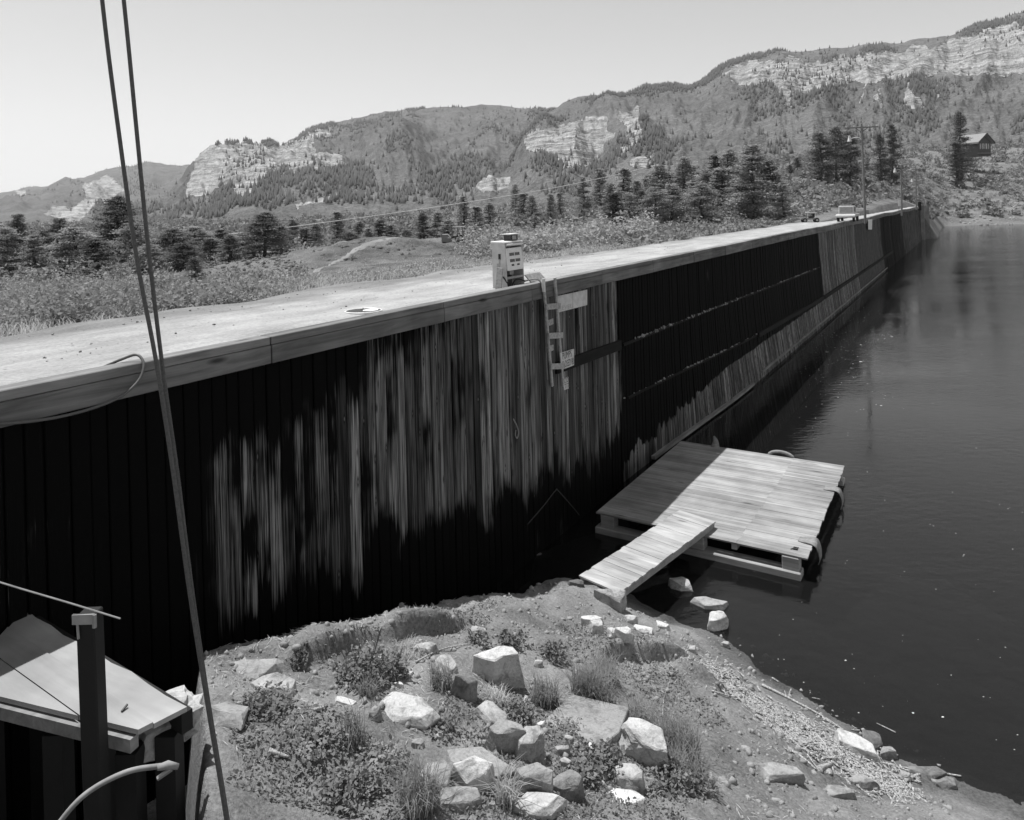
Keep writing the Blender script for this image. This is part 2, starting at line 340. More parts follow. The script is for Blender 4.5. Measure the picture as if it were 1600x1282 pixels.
def h_shore0(x, y):
    x = np.asarray(x, float); y = np.asarray(y, float)
    d = shore_dist(x, y)+0.28*fbm(x*0.9, y*0.9, 71, 3)+0.1*fbm(x*3.1, y*3.1, 72, 2); ad = np.abs(d)
    z = np.where(d > 0, 0.8*((ad**2+0.49)**0.35-0.49**0.35), -0.26*ad)
    z = z+0.32*np.exp(-((x-1.7)**2+(y-16.1)**2)/0.9)
    return np.maximum(z, -3.2)
def h_shore(x, y):
    x = np.asarray(x, float); y = np.asarray(y, float); z = h_shore0(x, y)
    d = shore_dist(x, y); a = smooth(0.0, 1.2, d)
    z = z+fbm(x*0.9, y*0.9, 3, 4)*0.13*a+fbm(x*3.2, y*3.2, 5, 4, 0.6)*0.055*smooth(-0.4, 0.8, d)*(0.35+0.65*smooth(1.0, 2.6, d))
    z = z-1.9*smooth(-0.425, -0.47, x/np.maximum(y, 1))*smooth(5.0, 6.0, y)*(1-smooth(9.7, 10.3, y))
    nw = (x-P0.x)*WN.x+(y-P0.y)*WN.y; nc = 1.45+0.26*np.clip(2.9-z, -0.6, 1.6)+0.18*fbm(x*1.1, y*1.1, 61, 3)
    z = np.where(nw < nc+0.3, np.maximum(z-2.6*(1-smooth(nc-0.55, nc+0.12, nw))*smooth(5.0, 6.0, y)*(1-smooth(18.6, 19.6, y)), np.minimum(z, -0.5)), z)  # trench added along the wall foot so the shaded ground goes black
    for A, B, hgt, wd in LEDGES:      # undercut banks: land drops on the near side of the line
        dd, cr, t = seg_d(x, y, A, B)
        tp = np.sin(np.clip(t, 0.001, 0.999)*math.pi)**0.5
        wob = 0.12*fbm(x*1.7, y*1.7, 9, 2)
        sd = np.where(cr > 0, dd, -dd)+wob
        z = z+hgt*tp*smooth(-0.05, 0.06, sd)*(1-smooth(0.15, wd, sd))*(t > 0.0)*(t < 1.0)
    return z
def gpx0(u, v):
    a, b = ray(u, v); d = 5.0
    for _ in range(900):
        if CAMZ+b*d < float(h_shore0(a*d, d)): break
        d += 0.03
    return Vector((a*d, d, 0))
LEDGES = []
for (p, q, hgt, wd) in [((440, 1052), (600, 1002), .3, .9), ((590, 1004), (745, 980), .36, .9), ((925, 1040), (1075, 1030), .34, .8), ((1050, 1045), (1120, 1085), .2, .6)]:
    A = gpx0(*p); B = gpx0(*q); LEDGES.append(((A.x, A.y), (B.x, B.y), hgt, wd))
def ground(u, v):
    a, b = ray(u, v); lo = 4.0
    ds = np.arange(4.0, 30, 0.04); zz = CAMZ+b*ds-h_shore(a*ds, ds); i = int(np.argmax(zz < 0)); d = ds[i]
    return Vector((a*d, d, float(h_shore(a*d, d))))
TY = np.array([8, 25, 40, 70, 110, 160, 220, 300, 420, 620.])
TT = np.array([-1.4, -.75, -.3, -.05, .12, .2, .3, .4, .5, .56, .6, .75, 1.5])
TZ = np.array([[6.9, 6.5, 5.1, 3.6, 3.4, 3.3, 3, 3, 3, 3], [6.9, 6.5, 5.1, 3.6, 3.4, 3.3, 3, 3, 3, 3], [6.9, 6.8, 5.6, 4.2, 3.8, 3.5, 3, 3, 3, 3],
    [6.9, 6.9, 6.5, 5.0, 3.6, 3.8, 4, 4.5, 5, 6], [6.9, 6.9, 6.8, 5.8, 5.4, 6.0, 7, 8, 10, 12], [6.9, 6.9, 6.95, 6.9, 7.4, 9.0, 11, 14, 19, 24], [7, 7, 7, 7, 8, 11, 15, 20, 28, 38],
    [7, 7, 7, 7.0, 9.3, 14, 19, 25, 33, 42], [7, 7, 7, 7, 7.6, 10.5, 16, 24, 34, 46], [7, 7, 7, 7, 7, 7, 8, 20, 35, 49], [-4, -4, -4, -4, -4, -4, -2, 16, 34, 50], [-4, -4, -4, -4, -4, -4, -2, 16, 34, 50], [-4, -4, -4, -4, -4, -4, -2, 16, 34, 50]], float)
MOUND = at(585, 385, 62)
def h_land(x, y, fine=True):
    x = np.asarray(x, float); y = np.asarray(y, float); t = np.clip(x/np.maximum(y, 1), -1.39, 1.49); ly = np.clip(y, 8.01, 619)
    i = np.clip(np.searchsorted(TT, t, side='right')-1, 0, len(TT)-2); j = np.clip(np.searchsorted(TY, ly, side='right')-1, 0, len(TY)-2)
    a = (t-TT[i])/(TT[i+1]-TT[i]); b = (ly-TY[j])/(TY[j+1]-TY[j])
    z = (TZ[i, j]*(1-a)+TZ[i+1, j]*a)*(1-b)+(TZ[i, j+1]*(1-a)+TZ[i+1, j+1]*a)*b
    dm = np.hypot((x-MOUND.x)/15.0, (y-MOUND.y)/9.0); z = z+1.7*np.exp(-dm**2*1.2)
    s = (x-P0.x)*WD.x+(y-P0.y)*WD.y; n = (x-P0.x)*WN.x+(y-P0.y)*WN.y
    far = smooth(-5, -12, n)
    if fine: z = z+fbm(x*0.06, y*0.06, 21, 4)*0.7*far+fbm(x*0.5, y*0.5, 23, 3)*0.10*far
    return np.where((n > -2) & (s < 171), -4.0, z)
def land(u, v, dmin=20, dmax=600):
    a, b = ray(u, v); ds = np.linspace(dmin, dmax, 3000); zz = CAMZ+b*ds-h_land(a*ds, ds)
    k = np.nonzero(zz < 0)[0]; d = ds[k[0]] if len(k) else dmax
    return Vector((a*d, d, float(h_land(a*d, d))))
def grid_faces(nr, nc):
    i = np.arange(nr*nc).reshape(nr, nc)
    return np.stack([i[:-1, :-1], i[:-1, 1:], i[1:, 1:], i[1:, :-1]], -1).reshape(-1, 4)

# ------------------------------------------------------------------ setting: shore, water, road, land
xs = np.arange(-13, 14.01, 0.055); ys = np.arange(4, 24, 0.055); X, Y = np.meshgrid(xs, ys)
nn = (X-P0.x)*WN.x+(Y-P0.y)*WN.y; Z = h_shore(X, Y)
V = np.stack([X, Y, Z], -1).reshape(-1, 3); Fq = grid_faces(*X.shape); keep = (nn.reshape(-1)[Fq].max(1) > -0.35)
tag(mk('shore_ground', V, Fq[keep], M['soil'], None, True), kind='structure')
mk('lake_bed', [(-60, -60, -3.3), (620, -60, -3.3), (620, 420, -3.3), (-60, 420, -3.3)], [(0, 1, 2, 3)], M['bed'])['kind'] = 'structure'
mk('lake_water', [(-40, -60, 0), (620, -60, 0), (620, 420, 0), (-40, 420, 0)], [(0, 1, 2, 3)], M['water'])['kind'] = 'structure'
ss = np.concatenate([np.arange(-24, 40, 0.4), np.arange(40, 178, 2.0)]); ns = np.linspace(-0.28, -7.5, 40)
S2, N2 = np.meshgrid(ss, ns, indexing='ij')
edge = 5.6-1.0*smooth(5, 20, S2)+fbm(S2*0.35, S2*0+2, 31, 3)*0.6
zz = 7.08+fbm(S2*0.5, N2*0.9, 33, 3)*0.03-0.03*np.cos(N2*2.6)*0.6-0.5*smooth(edge-0.2, edge+1.8, -N2)
V = np.stack([P0.x+WD.x*S2+WN.x*N2, P0.y+WD.y*S2+WN.y*N2, zz], -1).reshape(-1, 3)
tag(mk('gravel_road', V, grid_faces(*S2.shape), M['road'], None, True), kind='structure')
tt = np.linspace(-1.3, 1.3, 420); yy = np.geomspace(9, 3200, 340); T2, Y2 = np.meshgrid(tt, yy)
X2 = T2*Y2; Z2 = h_land(X2, Y2)
V = np.stack([X2, Y2, Z2], -1).reshape(-1, 3)
tag(mk('hill_ground', V, grid_faces(*T2.shape), M['land'], None, True), kind='structure')

# ------------------------------------------------------------------ mountains
def inpoly(u, v, poly):
    r = np.zeros(u.shape, bool); n = len(poly)
    for i in range(n):
        x1, y1 = poly[i]; x2, y2 = poly[(i+1) % n]
        c = ((y1 > v) != (y2 > v)) & (u < (x2-x1)*(v-y1)/((y2-y1) if y2 != y1 else 1e-9)+x1); r ^= c
    return r
def mountain(name, label, ridge, y0, y1, zb, pw, cliffs, nc, nr, seed, amp, ntree, trees, hstep):
    tr = np.array([ray(u, v) for u, v in ridge]); t = np.linspace(tr[0, 0], tr[-1, 0], nc)
    e = np.interp(t, tr[:, 0], tr[:, 1])+fbm(t*40, t*0, seed, 4)*0.0035
    p = np.concatenate([np.linspace(0, 1, nr), [1.02, 1.06, 1.15, 1.3]])
    Pm, Tm = np.meshgrid(p, t, indexing='ij'); zr = CAMZ+e*y1; zr = np.broadcast_to(zr, Pm.shape)
    Yd = y0+(y1-y0)*Pm
    g = np.where(Pm <= 1, np.clip(Pm, 0, 1)**pw, 1-0.9*(Pm-1))
    zbm = np.minimum(np.minimum(zb, 0.25*zr), h_land(t*y0, t*0+y0, False)[None, :]-3); Zm = zbm+(zr-zbm)*g
    env = np.clip(Pm, 0, 1)*np.clip(1.02-Pm, 0, 1)*4*(Pm <= 1)
    gul = fbm(Tm*16+Pm*0.8, Pm*2.2, seed+3, 5, 0.55); rid = 1-2*np.abs(fbm(Tm*9-Pm*0.9, Pm*1.1, seed+8, 4))
    Zm = Zm+env*amp*(gul*0.8+rid*0.6)+env**0.3*fbm(Tm*120, Pm*40, seed+13, 3)*amp*0.05*(Pm <= 1)
    Xm = Tm*Yd; U, Vp = project(Xm, Yd, Zm)
    ju = U+14*fbm(U/16, Vp/16, seed+20, 3); jv = Vp+10*fbm(U/14+7, Vp/14, seed+24, 3)
    rk = np.zeros(U.shape)
    for poly in cliffs: rk = np.maximum(rk, inpoly(ju, jv, poly).astype(float))
    for _ in range(2):
        rk[1:-1, 1:-1] = (rk[1:-1, 1:-1]*2+rk[:-2, 1:-1]+rk[2:, 1:-1]+rk[1:-1, :-2]+rk[1:-1, 2:])/6
    q = (Zm+6*fbm(Tm*20, Pm*3, seed+30, 2))/hstep; fq = q-np.floor(q); st = (smooth(0.55, 0.95, fq)-fq)*hstep
    Zm = Zm+st*rk*0.9+rk*env**0.3*fbm(Tm*150, Pm*20, seed+40, 3)*amp*0.06
    V = np.stack([Xm, Yd, Zm], -1).reshape(-1, 3)
    o = mk(name, V, grid_faces(*Pm.shape), M['mount'], None, True); tag(o, label, kind='structure')
    a = o.data.attributes.new('rock', 'FLOAT', 'POINT'); a.data.foreach_set('value', rk.astype(np.float32).ravel())
    # conifers: a far-off wood that reads as one mass
    dens = 0.5+0.9*fbm(Tm*14+3, Pm*5, seed+50, 4)+0.25*np.maximum(gul, 0); dens = np.clip(dens-0.55, 0.006, 1)*np.where(rk > 0.4, 0.07, 1)*(Pm < 1.0)*(Pm > 0.05)*Yd
    pr = dens.ravel()/dens.sum(); idx = RNG.choice(len(pr), ntree, p=pr); base = V[idx].copy()
    base[:, 0] += RNG.uniform(-3, 3, ntree); hh = RNG.uniform(0.55, 1.15, ntree)*trees; rr = hh*RNG.uniform(0.16, 0.26, ntree)
    k = 5; ang = np.arange(k)*2*math.pi/k+RNG.uniform(0, 6, (ntree, 1))
    ring = np.stack([base[:, None, 0]+np.cos(ang)*rr[:, None], base[:, None, 1]+np.sin(ang)*rr[:, None], np.repeat(base[:, 2:3]+hh[:, None]*0.06, k, 1)], -1)
    top = base+np.stack([rr*0.2, rr*0, hh], -1)
    TV = np.concatenate([ring, top[:, None, :]], 1).reshape(-1, 3)
    b0 = np.arange(ntree)*(k+1); FT = np.stack([np.stack([b0+i, b0+(i+1) % k, b0+k], -1) for i in range(k)], 1).reshape(-1, 3)
    tag(mk('hillside_forest', TV, FT, M['far_tree'], None), 'scattered small conifers on '+label, 'forest', kind='stuff')
mountain('distant_ridge', 'low distant ridge at the far left', [(-300, 330), (-120, 312), (20, 300), (60, 292), (110, 288), (145, 276), (170, 266), (195, 262), (235, 257), (270, 257), (300, 258), (380, 262), (470, 280), (560, 320), (640, 350)],
    1500, 4500, 4, 1.3, [[(140, 285), (168, 268), (200, 296), (160, 320), (122, 345), (95, 340), (60, 332), (120, 318)], [(20, 296), (40, 297), (30, 310)]], 330, 110, 101, 75, 3500, 11, 14)
mountain('cliff_headland', 'the pale cliff headland and its long slope', [(150, 345), (215, 330), (270, 305), (285, 292), (300, 262), (312, 240), (328, 226), (370, 223), (420, 229), (440, 227), (465, 215), (480, 205), (520, 195), (560, 187), (600, 175), (690, 167), (770, 164), (800, 168), (830, 174), (870, 172), (900, 172), (960, 190), (1060, 230), (1160, 300)],
    620, 2500, 5, 1.25, [[(305, 244), (330, 226), (372, 222), (430, 229), (470, 215), (488, 206), (494, 236), (470, 252), (440, 262), (415, 272), (385, 306), (368, 308), (372, 288), (340, 290), (318, 305), (285, 306), (296, 274)],
        [(480, 240), (530, 240), (545, 262), (500, 262), (468, 275), (440, 270)], [(470, 205), (520, 195), (510, 212), (482, 214)], [(520, 300), (555, 296), (470, 322), (460, 318)]], 620, 190, 201, 62, 14000, 9.5, 13)
mountain('cliff_mountain', 'the near mountain with cliff bands at right', [(560, 348), (640, 338), (700, 318), (740, 296), (790, 256), (830, 206), (850, 182), (880, 160), (905, 153), (930, 149), (960, 150), (990, 143), (1010, 136), (1030, 135), (1080, 137), (1100, 124), (1120, 108), (1170, 86), (1200, 80), (1240, 82), (1300, 78), (1340, 70), (1400, 70), (1440, 62), (1480, 58), (1530, 38), (1600, 22), (1750, 10), (1950, 30)],
    560, 1550, 18, 1.12, [[(832, 204), (858, 195), (885, 192), (915, 182), (940, 182), (962, 212), (945, 232), (928, 246), (912, 262), (880, 262), (862, 245), (846, 238), (822, 236)], [(963, 172), (974, 178), (990, 166), (1002, 206), (1000, 226), (988, 230), (982, 205)],
        [(955, 232), (985, 226), (975, 240)], [(980, 252), (1005, 240), (1028, 250), (1018, 262)], [(660, 288), (700, 276), (760, 268), (800, 276), (806, 292), (775, 304), (740, 292), (690, 296)],
        [(1128, 116), (1165, 92), (1200, 90), (1300, 94), (1400, 78), (1480, 66), (1560, 40), (1650, 30), (1700, 90), (1560, 118), (1480, 116), (1400, 124), (1330, 130), (1280, 134), (1235, 150), (1200, 130), (1150, 128)],
        [(1225, 130), (1245, 165), (1228, 168)], [(1345, 125), (1352, 165), (1342, 165)], [(1375, 125), (1382, 170), (1372, 170)], [(1410, 125), (1445, 165), (1420, 172)], [(1458, 120), (1474, 152), (1462, 152)]], 800, 200, 303, 40, 15000, 7.5, 9)

# ------------------------------------------------------------------ dam wall
dam = empty('dam_wall', W(-10, 0, 3), 'long timber faced dam wall running from the left edge to the far shore', 'dam')
DI = Matrix.Translation(-W(-10, 0, 3))
def dbuild(g, name, mat, **k):
    g.V = [DI @ v for v in g.V]; return g.build(name, mat, dam, **k)
g = G()
sv = list(np.arange(-24, 172.1, 4.0)); prof = [(7.1, -0.3), (7.1, 0), (4, 0), (1, 0), (-3.2, 0), (-3.2, -0.3)]
for i, s_ in enumerate(sv):
    for z_, n_ in prof: g.V.append(W(s_, n_+(wall_b(s_, z_) if n_ == 0 else 0)-0.001, z_+(top_z(s_)-7.2 if z_ > 6 else 0)))
    if i:
        for j in range(6): g.F.append(((i-1)*6+j, i*6+j, i*6+(j+1) % 6, (i-1)*6+(j+1) % 6))
g.F.append((5, 4, 3, 2, 1, 0)); g.F.append(tuple(len(g.V)-6+j for j in range(6)))
dbuild(g, 'core', M['core'])
s_ = -17.0; cnt = 0; far = G()
while s_ < 171.5:
    wd = random.uniform(0.22, 0.33); zs = [top_z(s_)-0.36, 5.2, 3.4, 1.6, 0.0, -3.0] if s_ > 7 else [6.84, 3.4, -3.0]
    off = random.uniform(0.0, 0.022)+(0.03 if s_ < 7.0 else 0.0); th = 0.05
    gg = G() if cnt < 300 else far
    k = len(gg.V); lean = random.uniform(-0.012, 0.012)
    a0, a1 = s_+0.006, s_+wd-random.uniform(0.006, 0.022)
    ch = 0.012
    for i, z_ in enumerate(zs):
        b_ = wall_b(s_, z_)+off; sh = lean*(1 if i else 0)*(i/len(zs))
        for q_, n_ in ((a0, 0.0), (a0, th-ch), (a0+ch, th), (a1-ch, th), (a1, th-ch), (a1, 0.0)): gg.V.append(W(q_+sh, n_+b_, z_))
        if i:
            o0 = k+(i-1)*6; o1 = k+i*6
            for j in range(5): gg.F.append((o0+j, o0+j+1, o1+j+1, o1+j))
    gg.F.append(tuple(k+j for j in range(6)))
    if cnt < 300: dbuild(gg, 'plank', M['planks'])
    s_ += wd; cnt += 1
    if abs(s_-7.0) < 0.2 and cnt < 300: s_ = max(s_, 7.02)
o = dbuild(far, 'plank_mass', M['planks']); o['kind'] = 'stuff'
# cap timbers: a lower face beam and an upper one, piece by piece
s_ = -17.4; i = 0
joints = [-17.4, -12.9, -7.35, -2.6, 1.2, 5.6, 9.9, 14.6, 19.2]
while joints[-1] < 168: joints.append(joints[-1]+random.uniform(4.0, 5.5))
for a, b in zip(joints[:-1], joints[1:]):
    zt = top_z((a+b)/2); j = random.uniform(-0.022, 0.022)
    nseg = 1 if a < 40 else 2
    pa, pb = W(a+0.012, 0.04+j, 0), W(b-0.012, 0.04-j, 0); ax = ((pb-pa).normalized(), WN, UP)
    L = (pb-pa).length/2; mid = (pa+pb)/2
    za, zb_ = top_z(a), top_z(b); d3 = ((pb+UP*zb_)-(pa+UP*za)).normalized(); ax = (d3, WN, d3.cross(WN)*-1)
    zc = (za+zb_)/2
    dbuild(G().box(mid+UP*(zc-0.29), (L, 0.14, 0.15), ax), 'cap_timber', M['cap'], bev=0.012)
    L2 = L; dbuild(G().box(mid+UP*(zc-0.065)+WN*(-0.03), (L2, 0.15, 0.07), ax), 'cap_board', M['cap'], bev=0.012)
# walers and ledges along the face
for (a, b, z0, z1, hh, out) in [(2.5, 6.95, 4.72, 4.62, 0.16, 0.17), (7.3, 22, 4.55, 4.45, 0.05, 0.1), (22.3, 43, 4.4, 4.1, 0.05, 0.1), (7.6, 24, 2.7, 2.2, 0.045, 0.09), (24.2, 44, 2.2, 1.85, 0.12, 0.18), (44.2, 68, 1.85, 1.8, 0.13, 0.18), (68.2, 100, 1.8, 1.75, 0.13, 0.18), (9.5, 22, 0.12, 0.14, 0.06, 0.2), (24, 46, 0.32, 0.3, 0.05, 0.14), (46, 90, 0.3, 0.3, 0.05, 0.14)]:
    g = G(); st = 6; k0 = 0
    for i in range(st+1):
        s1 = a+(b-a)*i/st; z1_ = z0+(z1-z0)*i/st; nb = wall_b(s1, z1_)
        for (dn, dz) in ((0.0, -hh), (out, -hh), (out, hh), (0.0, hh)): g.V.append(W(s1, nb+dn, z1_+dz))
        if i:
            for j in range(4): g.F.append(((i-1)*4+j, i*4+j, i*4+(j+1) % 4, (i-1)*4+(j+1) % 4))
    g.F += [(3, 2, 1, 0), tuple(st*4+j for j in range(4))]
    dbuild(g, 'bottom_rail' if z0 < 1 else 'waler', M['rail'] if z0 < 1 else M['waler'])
# end pier and wing at the far shore
g = G().box(W(166, 0.7, 3.4), (0.45, 0.35, 4.1), (WD, WN, UP)); dbuild(g, 'end_pier', M['rail'])
g = G().box(W(164.5, 0.3, 7.3), (0.5, 0.3, 0.9), (WD, WN, UP)); dbuild(g, 'end_block', M['darkwood'])
e0, e1 = W(171, 0.2, 3.2), W(172.6, 1.5, 3.2)
g = G().bar(e0, e1, 0.5, 8.0); dbuild(g, 'wing_wall', M['cap'])

# ------------------------------------------------------------------ leaves, bushes, trees
def leaf_quads(P, size, up=0.3, aspect=0.6, rng=RNG):
    """one small bent-free quad at every point of P"""
    n = len(P); q = rng.normal(size=(n, 3)); q[:, 2] += up*2.2; q /= np.linalg.norm(q, axis=1, keepdims=True)
    a = np.cross(q, rng.normal(size=(n, 3))); a /= np.linalg.norm(a, axis=1, keepdims=True); b = np.cross(q, a)
    L = (size*rng.uniform(0.6, 1.3, n))[:, None]; Wd = L*aspect
    V = np.stack([P-a*L-b*Wd*0.3, P-b*Wd, P+a*L+b*Wd*0.2, P+b*Wd], 1).reshape(-1, 3)
    return V
def quads(n): return np.arange(n*4).reshape(-1, 4)
def bush_points(c, r, h, n, rng=RNG):
    """points of a lumpy dome standing on c"""
    k = max(4, int(n/28)); lob = rng.normal(size=(k, 3)); lob /= np.linalg.norm(lob, axis=1, keepdims=True); lob[:, 2] = np.abs(lob[:, 2])
    lc = lob*np.array([r*0.62, r*0.62, h*0.6])*rng.uniform(0.5, 1.05, (k, 1)); i = rng.integers(0, k, n)
    q = rng.normal(size=(n, 3)); q /= np.linalg.norm(q, axis=1, keepdims=True)
    P = lc[i]+q*np.array([r, r, h*0.8])*rng.uniform(0.16, 0.42, (n, 1)); P[:, 2] = np.abs(P[:, 2])*1.0+0.03
    return P+c
def blades(P, h, lean=0.45, wd=0.012, rng=RNG):
    n = len(P); an = rng.uniform(0, 6.283, n); hh = h*rng.uniform(0.5, 1.15, n); l = lean*rng.uniform(0.2, 1.3, n)*hh
    d = np.stack([np.cos(an), np.sin(an), an*0], 1); sdir = np.stack([-np.sin(an), np.cos(an), an*0], 1)*wd
    up = np.array([0, 0, 1.0]); br = rng.uniform(0.0, 1.0, n)**3
    m1 = P+d*(l*0.15)[:, None]+up*(hh*0.42)[:, None]; m2 = P+d*(l*0.5)[:, None]+up*(hh*(0.78-0.2*br))[:, None]; tip = P+d*(l*(1.0+0.5*br))[:, None]+up*(hh*(0.95-0.6*br))[:, None]
    V = np.stack([P-sdir, P+sdir, m1-sdir*0.9, m1+sdir*0.9, m2-sdir*0.6, m2+sdir*0.6, tip-sdir*0.12, tip+sdir*0.12], 1).reshape(-1, 3)
    b = np.arange(n)*8; Fq = np.concatenate([np.stack([b+k, b+k+1, b+k+3, b+k+2], 1) for k in (0, 2, 4)])
    return V, Fq

def pine_mesh(seed, style):
    """returns (trunk G, crown vertices) for a tree 1 m tall, scaled later"""
    r = np.random.default_rng(seed); rd = random.Random(seed)
    H = 10.0; wid = {'full': 3.0, 'thin': 1.7, 'round': 3.6}[style]; lo = {'full': 1.0, 'thin': 1.2, 'round': 0.8}[style]
    tr = G(); px_ = [Vector((0.12*math.sin(k*1.1+seed), 0.1*math.cos(k*1.7+seed), -0.4+k*(H+0.2)/7)) for k in range(8)]
    tr.tube(px_, [0.2*(1-k/7.6)+0.02 for k in range(8)], 6)
    pts = []; z = lo
    while z < H*0.985:
        f = (z-lo)/(H-lo)
        if style == 'round': rad = wid*0.5*max(0.12, math.sin(math.pi*min(1, 0.22+f*0.78))**0.7)
        else: rad = wid*0.5*((1-f)**0.75*min(1, 0.55+f*2.2))+0.16
        for k in range(rd.randint(3, 5)):
            if rd.random() < 0.12: continue
            a = rd.uniform(0, 6.283); L = rad*rd.uniform(0.55, 1.25); droop = rd.uniform(-0.12, 0.22)
            tip = Vector((math.cos(a)*L, math.sin(a)*L, z+L*droop)); root = Vector((0, 0, z-0.05))
            tr.tube([root, root.lerp(tip, 0.9)], [0.035, 0.012], 3, False)
            for c in range(3 if L > 0.6 else 2):
                ff = 1-c*0.27; cc = root.lerp(tip, ff); cs = 0.15+0.13*L*ff
                m_ = int(26+17*L); q = r.normal(size=(m_, 3))*np.array([cs, cs, cs*0.5]); pts.append(q+np.array(cc)+np.array([0, 0, 0.06]))
        z += rd.uniform(0.3, 0.5)*(1.15-0.5*f)
    P = np.concatenate(pts); return tr, leaf_quads(P, np.full(len(P), 0.1), 0.6, 0.5, r)
PINES = []
for i, st in enumerate(['full', 'full', 'round', 'thin', 'full', 'round', 'thin']):
    tr, V = pine_mesh(40+i, st)
    for mt in ('pine', 'pine2'):
        root = bpy.data.objects.new('pine_tree', None)
        c_me = mk('crown', V, quads(len(V)//4), M[mt]); t_o = tr.build('trunk', M['bark'])
        PINES.append((st, mt, c_me, t_o))
USED = set()
def pine(u, vtop, base, label, group, wpx=None, kind=0, pale=False):
    """a pine whose foot stands at base; its top reaches image row vtop"""
    a, b = ray(u, vtop); H = CAMZ+b*base.y-base.z
    st, mt, c, t = PINES[kind*2+(1 if pale else 0)]
    r = bpy.data.objects.new('pine_tree', None); C.objects.link(r); r.location = base; r.empty_display_size = 0.2
    sc = H/10.2; sw = sc
    if wpx: sw = (wpx*base.y/F)/{'full': 3.1, 'thin': 1.9, 'round': 3.7}[st]
    r.scale = (sw, sw, sc); r.rotation_euler.z = random.uniform(0, 6.28); tag(r, label, 'tree', group)
    for src, nm in ((c, 'crown'), (t, 'trunk')):
        q = src if src.name not in USED else src.copy()
        if src.name in USED: C.objects.link(q)
        USED.add(src.name); q.parent = r
    return r
ORD = ['first', 'second', 'third', 'fourth', 'fifth', 'sixth', 'seventh', 'eighth', 'ninth', 'tenth', 'eleventh', 'twelfth', 'thirteenth', 'fourteenth', 'fifteenth', 'sixteenth', 'seventeenth', 'eighteenth', 'nineteenth', 'twentieth', 'twenty-first', 'twenty-second', 'twenty-third', 'twenty-fourth', 'twenty-fifth', 'twenty-sixth', 'twenty-seventh', 'twenty-eighth', 'twenty-ninth', 'thirtieth', 'thirty-first', 'thirty-second', 'thirty-third', 'thirty-fourth']
def row_depth(u, d):
    a, _ = ray(u, 330); return Vector((a*d, d, float(h_land(a*d, d))))
# left row behind the brush field
L = [(28, 332, 62, 42, 0, 0), (52, 366, 58, 46, 4, 1), (90, 338, 70, 52, 1, 0), (116, 352, 64, 66, 2, 1), (150, 372, 56, 60, 4, 0), (182, 304, 74, 64, 5, 0), (205, 345, 66, 54, 2, 1),
     (243, 366, 78, 50, 2, 0), (268, 356, 72, 62, 5, 0), (302, 352, 76, 58, 2, 1), (330, 372, 70, 44, 4, 0), (357, 366, 62, 38, 0, 0), (412, 330, 70, 58, 5, 0), (436, 352, 78, 40, 0, 0)]
L += [(u_, v_, d_, w_, k_, p_) for u_, v_, d_, w_, k_, p_ in ((8, 352, 60, 50, 2, 1), (70, 358, 80, 36, 0, 0), (136, 362, 82, 40, 4, 1), (166, 350, 86, 40, 1, 0), (222, 348, 84, 40, 0, 1), (232, 380, 60, 44, 5, 1), (284, 378, 58, 46, 2, 0), (318, 362, 84, 40, 1, 1), (345, 358, 88, 36, 0, 0), (378, 362, 84, 42, 5, 1), (394, 348, 88, 36, 4, 0), (-20, 340, 66, 60, 1, 0), (-60, 350, 70, 60, 2, 1))]; L.sort()
for i, (u, vt, d, wp, k, pl) in enumerate(L):
    pine(u, vt, row_depth(u, d), '%s pine from the left in the dark row beyond the brush field' % ORD[i], 'pines beyond the brush field', wp*1.2, k, pl)
pine(305, 402, row_depth(302, 34), 'small lone pine standing in front of the dark row, near the twin cables', 'pines beyond the brush field', 34, 4)
# middle: behind the dirt mound
L = [(456, 342, 100, 30, 0), (476, 356, 96, 26, 3), (493, 348, 100, 26, 0), (526, 330, 104, 24, 3), (545, 362, 92, 34, 2), (559, 345, 100, 30, 4), (576, 356, 98, 26, 0), (592, 342, 104, 34, 1), (610, 350, 110, 22, 3), (634, 358, 96, 26, 0),
     (661, 332, 110, 26, 4), (684, 330, 112, 22, 3), (700, 342, 100, 34, 1)]
for i, (u, vt, d, wp, k) in enumerate(L):
    pine(u, vt, row_depth(u, d), '%s pine from the left in the wood behind the dirt mound' % ORD[i], 'pines behind the dirt mound', wp*1.25, k, i % 3 != 1)
L = [(725, 305, 130, 30, 0), (744, 322, 125, 26, 3), (764, 316, 130, 30, 4), (806, 286, 150, 26, 0), (819, 300, 145, 24, 3), (832, 304, 140, 24, 4), (860, 302, 140, 22, 0), (875, 300, 150, 16, 3), (912, 274, 160, 28, 1), (938, 262, 165, 34, 0)]
for i, (u, vt, d, wp, k) in enumerate(L):
    pine(u, vt, row_depth(u, d), '%s pine from the left among the trees above the fuel pump' % ORD[i], 'pines above the fuel pump', wp*1.2, k, True)
# the stand on the slope above the road
L = [(962, 300, 92, 26, 3), (977, 262, 140, 26, 3), (994, 280, 120, 26, 0), (1013, 272, 130, 30, 4), (1032, 256, 120, 36, 0), (1050, 285, 110, 32, 1), (1070, 243, 130, 34, 0), (1086, 280, 118, 34, 4), (1104, 262, 135, 34, 1), (1118, 240, 150, 34, 0), (1140, 232, 130, 38, 4), (1158, 262, 120, 34, 0), (1178, 222, 112, 50, 1), (1203, 250, 140, 36, 0), (1224, 284, 112, 26, 4)]
L += [(1024, 290, 108, 30, 2), (1042, 268, 140, 28, 3), (1060, 272, 142, 30, 0), (1080, 258, 150, 28, 3), (1096, 286, 108, 34, 5), (1128, 262, 125, 32, 3), (1150, 246, 150, 32, 1), (1168, 268, 118, 36, 2), (1190, 252, 150, 34, 0), (984, 300, 104, 26, 4), (1004, 296, 112, 26, 1), (955, 285, 150, 22, 3), (1214, 268, 150, 24, 0)]; L.sort()
